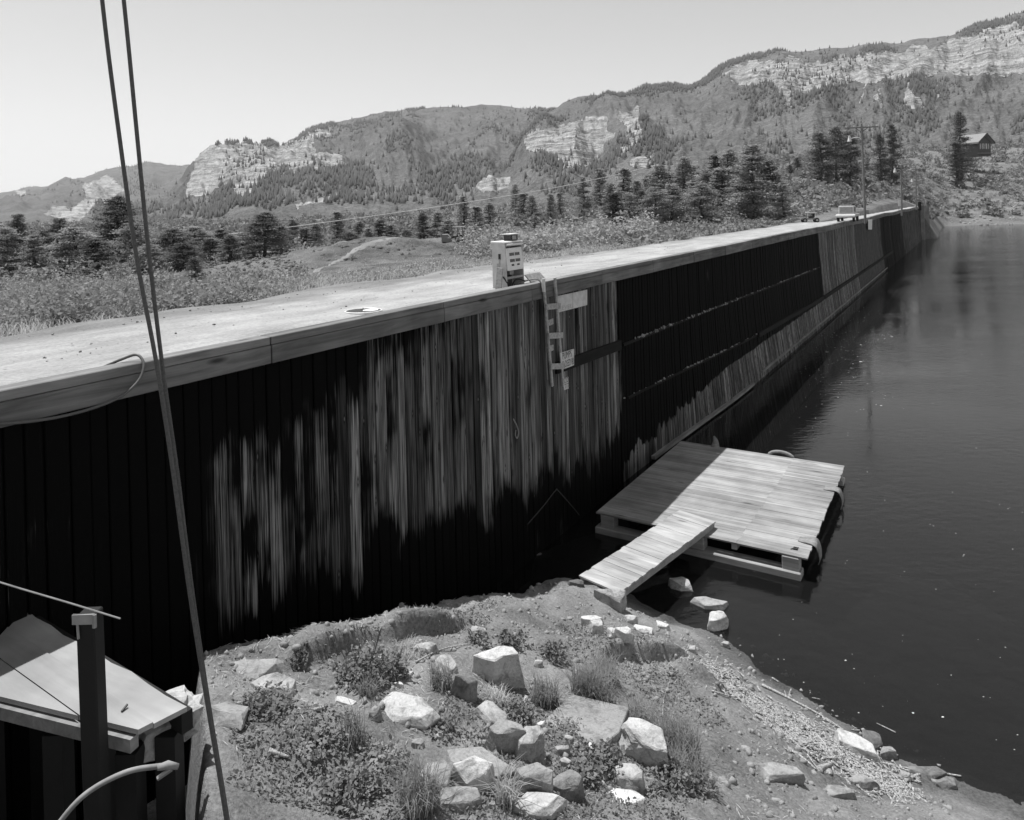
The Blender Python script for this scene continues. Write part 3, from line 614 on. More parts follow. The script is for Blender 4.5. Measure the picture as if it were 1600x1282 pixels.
for i, (u, vt, d, wp, k) in enumerate(L):
    pine(u, vt, row_depth(u, d*.68), '%s pine from the left in the stand on the slope above the road' % ORD[i], 'pines on the slope above the road', wp*1.5, k, i % 4 != 1)
for (u, vt, vb, d, wp, k, lb) in [(1285, 205, 280, 150, 44, 2, 'dark broad pine left in the clump beside the nearest lamp pole'), (1308, 196, 265, 158, 42, 5, 'tallest dark pine in the clump beside the nearest lamp pole'), (1330, 202, 262, 155, 36, 2, 'dark pine touching the nearest lamp pole, right in its clump'),
        (1378, 208, 244, 200, 26, 4, 'smaller of two pines right of the nearest lamp pole'), (1397, 190, 244, 200, 32, 1, 'taller of two pines right of the nearest lamp pole'), (1504, 172, 240, 300, 34, 4, 'tall layered pine beside the cabin roof'),
        (1496, 222, 290, 285, 26, 3, 'thin ragged pine below the cabin'), (1248, 246, 268, 190, 18, 0, 'small lone pine left of the dark clump on the hill'), (1236, 258, 272, 180, 12, 3, 'tiny thin pine beside the small lone pine on the hill')]:
    p = row_depth(u, d); a, b = ray(u, vb); p.z = max(p.z-0.5, min(p.z, CAMZ+b*d)); pine(u, vt, p, lb, 'pines on the right hillside', wp, k, False)

for st, mt, c, t in PINES:
    for q in (c, t):
        if q.name not in USED: bpy.data.objects.remove(q)

def brush(name, label, spots, mat, size):
    Vs = []
    for (c, r, h, n) in spots: Vs.append(leaf_quads(bush_points(c, r, h, n), np.full(n, size*r), 0.5, 0.6))
    V = np.concatenate(Vs); return tag(mk(name, V, quads(len(V)//4), mat), label, 'brush', kind='stuff')
def scatter_px(n, u0, u1, d0, d1, keep=None):
    out = []
    while len(out) < n:
        u = random.uniform(u0, u1); d = math.exp(random.uniform(math.log(d0), math.log(d1))); a, _ = ray(u, 330); x = a*d
        nn_ = (x-P0.x)*WN.x+(d-P0.y)*WN.y
        s1 = (x-P0.x)*WD.x+(d-P0.y)*WD.y
        if nn_ > -5.9+1.0*float(smooth(5, 20, s1)) and s1 < 178: continue
        if keep and not keep(u, d, x, nn_): continue
        out.append((x, d))
    return out
def on_dirt(u, d, x):
    return math.hypot((x-MOUND.x)/15.0, (d-MOUND.y+4)/16.0) < 1.0
sp = []
for x, y in scatter_px(1500, -120, 470, 17, 46, lambda u, d, x, n: not on_dirt(u, d, x)):
    r = random.uniform(0.3, 0.75)*(1.0 if random.random() < 0.85 else 1.5); sp.append((np.array([x, y, float(h_land(x, y))-0.05]), r, r*random.uniform(0.9, 1.4), 120))
for x, y in scatter_px(70, -80, 470, 48, 85, lambda u, d, x, n: not on_dirt(u, d, x)):
    r = random.uniform(1.0, 2.2); sp.append((np.array([x, y, float(h_land(x, y))-0.1]), r, r*random.uniform(1.0, 1.5), 160))
brush('brush', 'grey green brush covering the field beyond the road at left', sp, M['brush'], 0.075)
sp = []
for x, y in scatter_px(520, 430, 980, 24, 60, lambda u, d, x, n: not on_dirt(u, d, x) or random.random() < 0.03):
    r = random.uniform(0.25, 0.6); sp.append((np.array([x, y, float(h_land(x, y))-0.05]), r, r*random.uniform(0.8, 1.3), 100))
for x, y in scatter_px(420, 720, 1010, 45, 120):
    r = random.uniform(0.9, 2.0); sp.append((np.array([x, y, float(h_land(x, y))-0.1]), r, r*random.uniform(1.1, 1.7), 110))
for x, y in scatter_px(200, 430, 760, 75, 120):
    r = random.uniform(0.9, 2.0); sp.append((np.array([x, y, float(h_land(x, y))-0.1]), r, r*random.uniform(0.9, 1.3), 90))
brush('brush', 'pale leafy thicket between the road and the pines in the middle', sp, M['brush'], 0.08)
sp = []
for x, y in scatter_px(2600, 960, 1720, 40, 330, lambda u, d, x, n: float(h_land(x, d)) > 3.2+3.0*random.random() or n < -6 and d < 160):
    r = random.uniform(0.8, 1.9)*(0.55 if y < 75 else 1.0); sp.append((np.array([x, y, float(h_land(x, y))-0.15]), r, r*random.uniform(0.75, 1.25), 46))
for x, y in scatter_px(1100, 1380, 1720, 175, 420, lambda u, d, x, n: float(h_land(x, d)) > 4.0+2.5*random.random()):
    r = random.uniform(1.0, 2.3); sp.append((np.array([x, y, float(h_land(x, y))-0.2]), r, r*random.uniform(0.8, 1.3), 50))
brush('brush', 'rounded scrub covering the hillside behind the far end of the dam', sp, M['brush2'], 0.16)
sp = []
for x, y in scatter_px(3600, -200, 1800, 110, 900, lambda u, d, x, n: float(h_land(x, d)) > 2.0):
    r = random.uniform(1.5, 3.4)*(1+y/700); sp.append((np.array([x, y, float(h_land(x, y))-0.3]), r, r*random.uniform(0.9, 1.5), 46))
brush('brush', 'darker far thicket at the foot of the mountains', sp, M['brush2'], 0.17)
# dry grass along the road edge and on the field
P = np.array([(x, y, 0) for x, y in scatter_px(12000, -120, 1250, 15, 60, lambda u, d, x, n: n > -9-3*random.random() or random.random() < 0.25)])
P[:, 2] = np.where(True, h_land(P[:, 0], P[:, 1]), 0)-0.02
V, Fb = blades(P, 0.36, 0.8, 0.009); tag(mk('dry_grass', V, Fb, M['straw']), 'dry pale grass along the far edge of the gravel road', 'grass', kind='stuff')
# dug earth: clods and a bare track on the mound
def clods(name, label, pts, sizes, mat, kind='stuff', cat='rubble'):
    ico = bmesh.new(); bmesh.ops.create_icosphere(ico, subdivisions=1, radius=1.0); bv = np.array([v.co[:] for v in ico.verts]); bf = np.array([[v.index for v in f.verts] for f in ico.faces]); ico.free()
    n = len(pts); j = 1+RNG.uniform(-0.4, 0.4, (n, len(bv), 1)); sc = (np.asarray(sizes)[:, None]*RNG.uniform(0.6, 1.3, (n, 3)))[:, None, :]
    V = (bv[None]*j*sc+np.asarray(pts)[:, None, :]).reshape(-1, 3); Fc = (bf[None]+(np.arange(n)*len(bv))[:, None, None]).reshape(-1, 3)
    return tag(mk(name, V, Fc, mat), label, cat, kind=kind)
pts = []; sz = []
for k in range(2200):
    a = random.gauss(0, 0.55); b = random.gauss(0, 0.5); x = MOUND.x+13*a; y = MOUND.y-5+10*b
    pts.append((x, y, float(h_land(x, y)))); sz.append(0.03+0.22*random.random()**3)
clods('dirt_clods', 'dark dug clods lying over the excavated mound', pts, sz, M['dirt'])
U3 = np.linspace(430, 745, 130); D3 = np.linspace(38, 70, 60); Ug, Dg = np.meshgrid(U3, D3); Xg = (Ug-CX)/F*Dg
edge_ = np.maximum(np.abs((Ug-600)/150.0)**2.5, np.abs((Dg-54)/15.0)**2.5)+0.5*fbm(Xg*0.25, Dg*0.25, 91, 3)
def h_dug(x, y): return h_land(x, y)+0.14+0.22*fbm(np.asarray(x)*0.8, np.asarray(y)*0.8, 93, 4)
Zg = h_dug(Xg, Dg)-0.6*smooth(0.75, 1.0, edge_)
tag(mk('dug_earth', np.stack([Xg, Dg, Zg], -1).reshape(-1, 3), grid_faces(*Ug.shape), M['dirt'], None, True), kind='structure')  # dug soil sheet, its dark tone also carries the cut bank's shade
xs_ = np.linspace(-1, 1, 90); c0, c1, c2 = row_depth(385, 36), row_depth(560, 56), row_depth(700, 74)
V = []; Fm = []
for i, t in enumerate(np.linspace(0, 1, 120)):
    c = c0.lerp(c1, t*2) if t < .5 else c1.lerp(c2, t*2-1)
    for j in range(7):
        o_ = (j-3)*0.28*(1+0.25*math.sin(i*.3)+.3*math.sin(i*1.7)); x = c.x+o_*-0.25+.5*math.sin(i*.09); y = c.y+o_+.8*math.sin(i*.07); V.append((x, y, float(h_dug(x, y))+0.03-0.12*(j in (0, 6))))
    if i:
        for j in range(6): Fm.append(((i-1)*7+j, i*7+j, i*7+j+1, (i-1)*7+j+1))
tag(mk('dirt_track', V, Fm, M['track'], None, True), kind='structure')

# ------------------------------------------------------------------ dock
DZ = 0.52
dock = empty('floating_dock', W(6.9, 3.4, 0), 'weathered square plank dock floating beside the dam wall', 'dock')
DOI = Matrix.Translation(-W(6.9, 3.4, 0))
def bl(g, name, mat, par, inv, **k):
    g.V = [inv @ v for v in g.V]; return g.build(name, mat, par, **k)
s_ = 3.32
while s_ < 10.5:
    wd = random.uniform(0.135, 0.165); e = 6.5+random.uniform(-0.018, 0.018)-(0.02*(s_-3.3)); jn = 4.8+random.uniform(-0.03, 0.03)
    for (n0, n1) in ((0.85, jn), (jn+0.002, e)):
        dz = random.uniform(-0.003, 0.003)
        bl(G().box(W(s_+wd/2, (n0+n1)/2, DZ+dz), (wd/2-0.001, (n1-n0)/2, 0.02), (WD, WN, UP)), 'plank', M['dock'], dock, DOI)
    s_ += wd+0.003
for n_ in (1.0, 2.6, 4.7, 6.2):
    bl(G().box(W(6.95, n_, DZ-0.12), (3.5, 0.07, 0.095), (WD, WN, UP)), 'joist', M['beam'], dock, DOI)
for n_ in (1.2, 3.75, 6.1):
    bl(G().box(W(3.46, n_, DZ-0.2), (0.16, 0.2, 0.17), (WD, WN, UP)), 'end_block', M['beam'], dock, DOI, bev=0.015)
    bl(G().box(W(10.3, n_, DZ-0.2), (0.16, 0.2, 0.17), (WD, WN, UP)), 'end_block', M['beam'], dock, DOI, bev=0.015)
bl(G().box(W(3.42, 3.6, 0.07), (0.2, 2.75, 0.1), (WD, WN, UP)), 'float_beam', M['beam'], dock, DOI, bev=0.02)
bl(G().box(W(10.35, 3.6, 0.05), (0.2, 2.75, 0.1), (WD, WN, UP)), 'float_beam', M['beam'], dock, DOI, bev=0.02)
for n_ in (1.5, 3.4, 5.9):
    bl(G().tube([W(3.7, n_, 0.06), W(10.1, n_, 0.06)], 0.26, 10), 'float_log', M['darkwood'], dock, DOI)
def strip(pts, widths, th, side):
    """a bent rubber strip following pts"""
    g = G(); k = 0
    for i, p in enumerate(pts):
        t = (Vector(pts[min(i+1, len(pts)-1)])-Vector(pts[max(i-1, 0)])).normalized(); sd = (Vector(side)-t*Vector(side).dot(t)).normalized(); nrm = t.cross(sd)
        for a, b in ((-1, -1), (1, -1), (1, 1), (-1, 1)): g.V.append(Vector(p)+sd*a*widths[i]/2+nrm*b*th/2)
        if i:
            for j in range(4): g.F.append(((i-1)*4+j, i*4+j, i*4+(j+1) % 4, (i-1)*4+(j+1) % 4))
    g.F += [(3, 2, 1, 0), tuple(len(g.V)-4+j for j in range(4))]; return g
def ends(*p): return cat_rom(p, 5)
for (s1, n1, dirv, sgn, wds, dn) in [(4.3, 6.42, WN, 1, (0.26, 0.46, 0.42, 0.28, 0.06), 1.0), (8.2, 6.4, WN, 1, (0.3, 0.36, 0.34, 0.3, 0.24), 0.85)]:
    p = ends(W(s1, n1-0.3, DZ+0.03), W(s1, n1+0.06, DZ+0.05), W(s1+.03, n1+0.17, DZ-0.1), W(s1+.04, n1+0.2, DZ-0.35*dn), W(s1, n1+0.15, 0.0))
    wv = list(np.interp(np.linspace(0, 4, len(p)), range(5), wds)); bl(strip(p, wv, 0.02, WD), 'fender', M['fender'], dock, DOI, sm=True)
p = ends(W(3.5, 3.0, DZ-0.02), W(3.22, 2.95, DZ-0.02), W(3.12, 2.9, DZ-0.25), W(3.2, 2.85, 0.0)); wv = list(np.interp(np.linspace(0, 3, len(p)), range(4), (0.12, 0.3, 0.3, 0.14)))
bl(strip(p, wv, 0.02, WN), 'fender', M['fender'], dock, DOI, sm=True)
p = ends(W(10.35, 2.15, DZ+0.0), W(10.6, 2.1, DZ+0.16), W(10.75, 2.0, DZ+0.3)); bl(strip(p, list(np.linspace(0.34, 0.05, len(p))), 0.02, WN), 'fender', M['fender'], dock, DOI, sm=True)
g = G(); arc = [W(10.55, 4.35+0.4*math.cos(a), DZ-0.02+0.18*math.sin(a)) for a in np.linspace(0, math.pi, 9)]; g.tube(arc, 0.055, 8); bl(g, 'fender', M['fender'], dock, DOI, sm=True)
g = G().box(W(3.7, 6.15, DZ+0.035), (0.06, 0.05, 0.02), (WD, WN, UP)).tube([W(3.62, 6.05, DZ+0.03), W(3.7, 6.15, DZ+0.06), W(3.8, 6.2, DZ+0.03)], 0.012, 5); bl(g, 'cleat', M['iron'], dock, DOI)

# gangway
gz = 0.98; b0, b1 = atz(905, 900, gz), atz(968, 927, gz); t0, t1 = atz(1062, 797, 0.72), atz(1118, 815, 0.72)
gang = empty('gangway', (b0+b1)/2, 'narrow plank gangway leading from the shore up onto the dock', 'gangway'); GI = Matrix.Translation(-(b0+b1)/2)
NB = 30
for i in range(NB):
    fa, fb = i/NB+0.0004, (i+1)/NB-0.0004; jl, jr = random.uniform(-.015, .015), random.uniform(-.015, .015); ac = (b1-b0).normalized()
    q = [b0.lerp(t0, fa)+ac*jl, b1.lerp(t1, fa)+ac*jr, b1.lerp(t1, fb)+ac*jr, b0.lerp(t0, fb)+ac*jl]; dz = random.uniform(-0.004, 0.005)
    bl(G().prism([x+UP*dz for x in q], (0, 0, -0.038)), 'board', M['gang'], gang, GI)
for f in (0.06, 0.94):
    bl(G().bar(b0.lerp(b1, f)-UP*0.12, t0.lerp(t1, f)-UP*0.12, 0.06, 0.15), 'stringer', M['beam'], gang, GI)

# ------------------------------------------------------------------ rocks on the shore
def rock_mesh(dx, dy, dz, seed, mat, name='rock', rough=1.0):
    rd = random.Random(seed); bm = bmesh.new()
    npt = rd.randint(5, 7); a0 = rd.uniform(0, 6.28)
    for k in range(npt):                       # an irregular outline, top face smaller and tipped
        a = a0+(k+rd.uniform(-.3, .3))*2*math.pi/npt; f = rd.uniform(.78, 1.08); cx_, sy_ = math.cos(a), math.sin(a); e = (abs(cx_)**2.6+abs(sy_)**2.6)**(-1/2.6)
        x, y = cx_*e*f*dx/2, sy_*e*f*dy/2; t = rd.uniform(.66, .98); tip_ = dz*.16*(x/dx*rd.choice((-1, 1))+y/dy)
        bm.verts.new((x, y, -dz/2)); bm.verts.new((x*t, y*t, dz*rd.uniform(.28, .5)+tip_))
        if rd.random() < .5: bm.verts.new((x*rd.uniform(.95, 1.08), y*rd.uniform(.95, 1.08), dz*rd.uniform(-.25, .15)))
    bm.verts.new((dx*rd.uniform(-.15, .15), dy*rd.uniform(-.15, .15), dz*rd.uniform(.42, .56)))
    r = bmesh.ops.convex_hull(bm, input=bm.verts); bmesh.ops.delete(bm, geom=[g_ for g_ in r['geom_interior'] if isinstance(g_, bmesh.types.BMVert)], context='VERTS')
    bmesh.ops.dissolve_limit(bm, angle_limit=0.25, verts=bm.verts, edges=bm.edges)
    bmesh.ops.bevel(bm, geom=list(bm.edges), offset=min(dx, dy, dz)*0.035, segments=1, affect='EDGES', clamp_overlap=True)
    bmesh.ops.triangulate(bm, faces=bm.faces); bmesh.ops.subdivide_edges(bm, edges=[e for e in bm.edges if e.calc_length() > max(dx, dy)*0.16], cuts=2, use_grid_fill=True)
    bmesh.ops.triangulate(bm, faces=bm.faces)
    co = np.array([v.co[:] for v in bm.verts]); sz = min(dx, dy, dz); q = 2.2/max(dx, dy)
    d1 = fbm(co[:, 0]*q*2+seed, co[:, 1]*q*2+co[:, 2]*q*3, seed, 4)*sz*0.11*rough; d2 = fbm(co[:, 1]*q*2-seed, co[:, 2]*q*3+co[:, 0]*q, seed+5, 4)*sz*0.11*rough
    for v, a, b in zip(bm.verts, d1, d2): v.co += Vector((a, b, (a+b)*0.5))
    me = bpy.data.meshes.new(name); bm.to_mesh(me); bm.free(); me.materials.append(mat)
    o = bpy.data.objects.new(name, me); C.objects.link(o); return o
def rock(u, v, wp, hp, label, mat='rock', fl=0.45, tilt=(0, 0), rz=None, sink=0.22, group=None, name='rock', zlift=0.0):
    p = ground(u, v+hp*0.15); p.z = max(p.z, -0.06); seed = int(u*7+v*3); wp *= 1.2; hp *= 1.15; rd = random.Random(seed); k = p.y/F*1.0
    dist = math.hypot(p.y, CAMZ-p.z)/p.y; wm = wp*k; hm = hp*k
    hz = 1.15*fl*min(wm, hm*1.4); dy = max((hm-hz*0.72)/0.66, 0.42*wm if fl < 0.8 else 0.5*wm)
    o = rock_mesh(wm, dy, hz, seed, M[mat], name); hz *= 1.0; o.location = p+UP*(hz*(0.5-sink-0.1)+zlift)
    o.rotation_euler = (tilt[0], tilt[1], rd.uniform(-0.25, 0.25) if rz is None else rz)
    return tag(o, label, 'rock', group)
RK = [
 (780, 1056, 82, 62, 'largest pale angular block with a flat top in the weeds', 'rockw', .62, (.1, .06), .1, .15),
 (728, 1084, 44, 40, 'grey boulder just left of the largest pale block', 'rockd', .7, (0, .2), .3, .2),
 (768, 1124, 66, 42, 'long grey rock below the boulder, pointing down right', 'rock', .4, (0, .25), -.5, .2),
 (632, 1110, 88, 46, 'pointed pale triangular slab lying alone in bare soil', 'rockw', .3, (.12, .1), -.25, .2),
 (432, 1074, 76, 32, 'pale slab with a broken end behind the leafy low plants', 'rock', .35, (.05, .05), -.25, .2),
 (358, 1118, 52, 60, 'pale split slab leaning right of the platform end', 'rock', .3, (-.25, .35), .7, .2),
 (392, 1046, 96, 34, 'broad flat ledge stone at the edge of the wall shadow', 'rock', .3, (.05, 0), .3, .3),
 (790, 1168, 56, 52, 'grey wedge shaped rock in the middle of the lower rock pile', 'rock', .75, (.1, .1), .2, .2),
 (828, 1172, 44, 54, 'upright grey block right of the wedge in the rock pile', 'rock', .85, (0, .05), .15, .15),
 (742, 1224, 78, 64, 'bright rounded rock at the lower edge of the pile', 'rockw', .65, (.1, 0), .1, .2),
 (832, 1228, 72, 60, 'grey rock in front of the upright block', 'rock', .6, (.1, 0), -.2, .2),
 (676, 1218, 64, 48, 'dull grey slab behind the tall grass at the bottom edge', 'slab', .4, (.1, 0), 0, .25),
 (735, 1192, 110, 34, 'long half buried slab between the bright rock and the wedge', 'slab', .25, (.05, 0), -.2, .3),
 (890, 1240, 56, 50, 'dark grey rock at the bottom edge right of the pile', 'rockd', .6, (.1, 0), .1, .2),
 (718, 1256, 70, 40, 'rock fragment at the bottom edge below the bright rock', 'rock', .5, (0, 0), .2, .25),
 (838, 1260, 80, 30, 'flat pale rock cut by the bottom edge', 'rockw', .4, (0, 0), 0, .25),
 (1006, 1176, 78, 78, 'large pale boulder right of the smooth flat slab', 'rockw', .7, (.15, .25), -.55, .15),
 (984, 1222, 46, 44, 'smaller pale rock at the foot of the large pale boulder', 'rock', .6, (0, 0), .2, .2),
 (972, 1248, 84, 24, 'broad low pale rock at the bottom edge near the boulder', 'rockw', .35, (0, 0), 0, .3),
 (956, 940, 60, 40, 'large stone under the shore end of the gangway', 'rock', .5, (.1, .15), -.3, .2),
 (903, 915, 26, 14, 'small rounded stone left of the gangway foot', 'rockd', .6, (0, 0), 0, .25),
 (926, 972, 36, 20, 'flat pale stone in the small heap below the gangway', 'rockw', .4, (0, 0), .2, .2),
 (932, 990, 22, 28, 'upright pale stone in the small heap below the gangway', 'rockw', .95, (0, 0), .1, .15),
 (957, 994, 16, 18, 'little pale stone in the middle of the small heap', 'rockw', .8, (0, 0), .3, .15),
 (975, 996, 28, 18, 'white stone at the right of the small heap', 'rockw', .6, (0, 0), -.3, .15),
 (986, 972, 20, 14, 'small white stone above the small heap, nearest the gangway', 'rockw', .6, (0, 0), -.3, .2),
 (1004, 985, 30, 12, 'long white stone lying on the bank beside the heap', 'rockw', .4, (0, 0), -.4, .2),
 (1035, 981, 26, 14, 'white stone on the bank nearest the water rocks', 'rockw', .5, (0, 0), -.5, .2),
 (1066, 936, 38, 22, 'flat topped rock standing in the water beside the gangway', 'rock', .55, (0, .1), -.35, .1),
 (1113, 962, 56, 24, 'longest rock half sunk in the shallow water', 'rock', .4, (0, 0), -.1, .1),
 (1118, 982, 36, 26, 'round white rock at the water edge', 'rockw', .7, (0, 0), .2, .15),
 (1133, 1010, 14, 12, 'pebble under the shallow water by the white rock', 'rock', .6, (0, 0), 0, .2),
 (1083, 1018, 16, 12, 'small pale stone on the bank above the driftwood', 'rockw', .6, (0, 0), .2, .2),
 (1338, 1168, 66, 34, 'bright ragged rock at the end of the driftwood line', 'rockw', .4, (.1, .2), -.45, .2),
 (1364, 1162, 34, 34, 'dark wet rock behind the bright ragged rock', 'rockd', .6, (0, 0), .2, .25),
 (1386, 1184, 28, 18, 'rounded stone right of the bright ragged rock', 'rock', .7, (0, 0), 0, .2),
 (1214, 1208, 66, 26, 'broad low rock on bare sand left of the driftwood', 'rock', .4, (.05, .1), -.1, .25),
 (1448, 1210, 62, 18, 'long low rock at the waterline far right', 'rockd', .45, (0, 0), -.15, .2),
 (1414, 1216, 14, 18, 'small upright stone beside the far right rocks', 'rock', .8, (0, 0), 0, .2),
 (1480, 1228, 36, 18, 'grey stone at the waterline in the bottom right corner', 'rockd', .5, (0, 0), 0, .2),
 (1350, 1228, 44, 24, 'grey rock among the chips at the bottom edge', 'rock', .5, (0, 0), -.3, .2),
 (1310, 1240, 46, 22, 'flat grey stone at the bottom edge of the chip bank', 'rock', .4, (0, 0), 0, .25),
 (698, 1040, 32, 34, 'narrow pale stone above the grey boulder', 'rock', .4, (.1, .3), .5, .2),
 (662, 1014, 40, 18, 'pale stone under the dirt bank', 'rock', .5, (0, 0), .1, .25),
 (748, 992, 26, 18, 'rounded stone at the right end of the dirt bank', 'rock', .6, (0, 0), 0, .25),
 (540, 1097, 34, 16, 'thin pale stone chip left of the triangular slab', 'rockw', .3, (0, .1), -.2, .2),
 (652, 1166, 22, 14, 'little pale stone below the triangular slab', 'rock', .5, (0, 0), 0, .2),
 (588, 1168, 18, 10, 'small stone in the leafy ground left of the tall grass', 'rock', .5, (0, 0), 0, .2),
 (880, 1178, 24, 16, 'pale stone in front of the smooth flat slab', 'rock', .5, (0, 0), .2, .2),
 (884, 1196, 20, 14, 'rounded stone below the one before the flat slab', 'rock', .6, (0, 0), 0, .2),
 (845, 1138, 14, 10, 'round pebble at the left corner of the flat slab', 'rockw', .7, (0, 0), 0, .2),
 (624, 1052, 14, 12, 'small round stone in the tall weed', 'rockw', .8, (0, 0), 0, .2),
]
for (u, v, wp, hp, lb, mt, fl, tl, rz, sk) in RK: rock(u, v, wp, hp, lb, mt, fl, tl, rz, sk)
# the smooth flat slab
p = [ground(*q) for q in ((848, 1132), (893, 1100), (984, 1132), (968, 1158), (940, 1172))]; zc = max(q.z for q in p)
g = G().prism([Vector((q.x, q.y, 0.5*q.z+0.5*zc+0.02)) for q in p], (0, 0, -0.16)); tag(g.build('stone_slab', M['slab'], bev=0.012), 'smooth flat grey slab lying level in the grass', 'slab')
# pebbles
pts = []; sz = []
for k in range(3200):
    u, v = random.uniform(320, 1480), random.uniform(930, 1275); pp = None
    a, b = ray(u, v); d = 9.0+random.random()*7; x = a*d; y = d
    sd = float(shore_dist(np.array(x), np.array(y)))
    if sd < -0.6 or (x-P0.x)*WN.x+(y-P0.y)*WN.y < 0.4: continue
    pts.append((x, y, float(h_shore(x, y)))); sz.append(0.012+0.05*random.random()**3)
clods('pebbles', 'small pebbles scattered over the bare soil', pts, sz, M['rock'], cat='pebbles')

pts = []; sz = []
for k in range(1100):
    s1 = random.uniform(-14, 22); n1 = -0.5-5.4*random.random()**0.6; p = W(s1, n1, 0); pts.append((p.x, p.y, 7.075-0.5*float(smooth(5.4, 7.4, -n1)))); sz.append(0.006+0.026*random.random()**3)
clods('road_stones', 'small stones scattered on the gravel road', pts, sz, M['rock'], cat='stones')
# more small broken stones lying in the rock pile
for i in range(26):
    u, v = random.gauss(770, 150), random.uniform(1040, 1270); sz_ = random.uniform(10, 24); rock(u, v, sz_, sz_*random.uniform(.5, .9), 'small broken stone among the weeds of the rock strewn bank', random.choice(('rock', 'rockd', 'rockw', 'rock')), random.uniform(.4, .8), (random.uniform(-.2, .2), random.uniform(-.2, .2)), random.uniform(-1.5, 1.5), .2, 'small broken stones on the bank')
# ------------------------------------------------------------------ weeds and grass
def weed(u, v, r, h, n, label, mat='leaf', leaf=0.035, stalks=0):
    p = ground(u, v); P = bush_points(np.array(p), r, h, n); P[:, 2] = np.maximum(P[:, 2], h_shore(P[:, 0], P[:, 1])+0.005)
    e = empty('weed_plant', p, label, 'plant', 'leafy weeds on the shore'); o0 = np.array(p)
    V = leaf_quads(P-o0, np.full(len(P), leaf), 0.6, 0.65); mk('foliage', V, quads(len(V)//4), M[mat], e)
    g = G()
    for k in range(max(3, stalks)):
        a = random.uniform(0, 6.28); L = random.uniform(0.5, 1.0); g.tube([(0, 0, -0.02), (math.cos(a)*r*.4*L, math.sin(a)*r*.4*L, h*.6*L), (math.cos(a)*r*.7*L, math.sin(a)*r*.7*L, h*L*(1.0 if not stalks else 1.35))], 0.006, 4)
    g.build('stem', M['leaf'], e)
for (u, v, r, h, n, lb, mt, st) in [
    (565, 1068, .52, .55, 1100, 'tall bushy weed with flower stalks before the dirt bank', 'leaf', 8), (610, 1058, .36, .4, 500, 'bushy weed right of the tall stalked one', 'leaf', 3),
    (415, 1108, .45, .16, 700, 'low round leafed mat left of centre', 'leaf', 0), (470, 1040, .2, .22, 160, 'small weed at the end of the flat ledge stone', 'leaf', 3),
    (800, 1005, .35, .22, 400, 'low weed where the dirt bank ends', 'leaf', 3), (745, 1008, .3, .25, 260, 'weed growing round the stone at the bank end', 'leaf', 4), (860, 1025, .4, .22, 450, 'leafy clump above the large grass tuft', 'leaf', 0),
    (600, 1205, .55, .2, 900, 'wide leafy patch left of the rock pile', 'leaf', 0), (540, 1240, .45, .18, 700, 'leafy patch at the bottom edge left of the tall grass', 'leaf', 0), (690, 1145, .35, .16, 420, 'leafy patch between the triangular slab and the long rock', 'leaf', 0),
    (940, 1195, .4, .22, 520, 'leafy clump in front of the smooth flat slab', 'leaf', 0), (905, 1215, .3, .18, 320, 'small leafy clump right of the rock pile', 'leaf', 0), (1040, 1225, .42, .26, 560, 'leafy clump under the large pale boulder', 'leaf', 0),
    (800, 1120, .4, .2, 500, 'leafy patch between the rock pile and the largest block', 'leaf', 0), (500, 1170, .4, .12, 420, 'thin leafy patch in the open soil at left', 'leaf', 0), (1090, 1235, .3, .16, 300, 'leafy clump at the bottom edge below the reedy tuft', 'leaf', 0)]:
    weed(u, v, r, h, n, lb, mt, 0.03, st)
def tuft(u, v, r, h, n, label, mat='grass'):
    n = int(n*1.3)
    p = ground(u, v); an = RNG.uniform(0, 6.28, n); rr = r*np.sqrt(RNG.uniform(0, 1, n)); P = np.stack([np.cos(an)*rr, np.sin(an)*rr, an*0], 1)
    P[:, 2] = h_shore(P[:, 0]+p.x, P[:, 1]+p.y)-p.z-0.02
    V, Fb = blades(P, h, 0.7, 0.005); o = mk('grass_tuft', V, Fb, M[mat]); o.location = p; tag(o, label, 'grass tuft', 'grass tufts on the shore')
for (u, v, r, h, n, lb, mt) in [(925, 1090, .3, .5, 420, 'largest grass tuft, between the sand cut and the flat slab', 'grass'), (945, 1068, .22, .42, 260, 'grass tuft just above the largest one', 'grass'), (852, 1105, .2, .42, 260, 'grass tuft right of the largest pale block', 'grass'),
    (1006, 1135, .2, .42, 240, 'dry grass tuft above the large pale boulder', 'grass'), (1062, 1180, .26, .55, 380, 'tall reedy tuft right of the large pale boulder', 'grass'), (1075, 1215, .24, .4, 260, 'grass tuft below the tall reedy one', 'grass'),
    (655, 1262, .2, .5, 280, 'tall grass tuft at the bottom edge', 'grass'), (552, 1160, .14, .35, 120, 'thin grass tuft in the leafy soil at left', 'grass'), (575, 1085, .12, .28, 110, 'small grass tuft at the foot of the bushy weed', 'grass'),
    (690, 1075, .16, .35, 160, 'grass tuft left of the grey boulder', 'grass'), (790, 1260, .12, .4, 90, 'dry stalks rising at the bottom edge of the rock pile', 'straw'), (780, 1100, .2, .2, 200, 'dry straw under the largest pale block', 'straw'), (640, 1020, .25, .16, 160, 'dry straw lying under the dirt bank', 'straw')]:
    tuft(u, v, r, h, n, lb, mt)
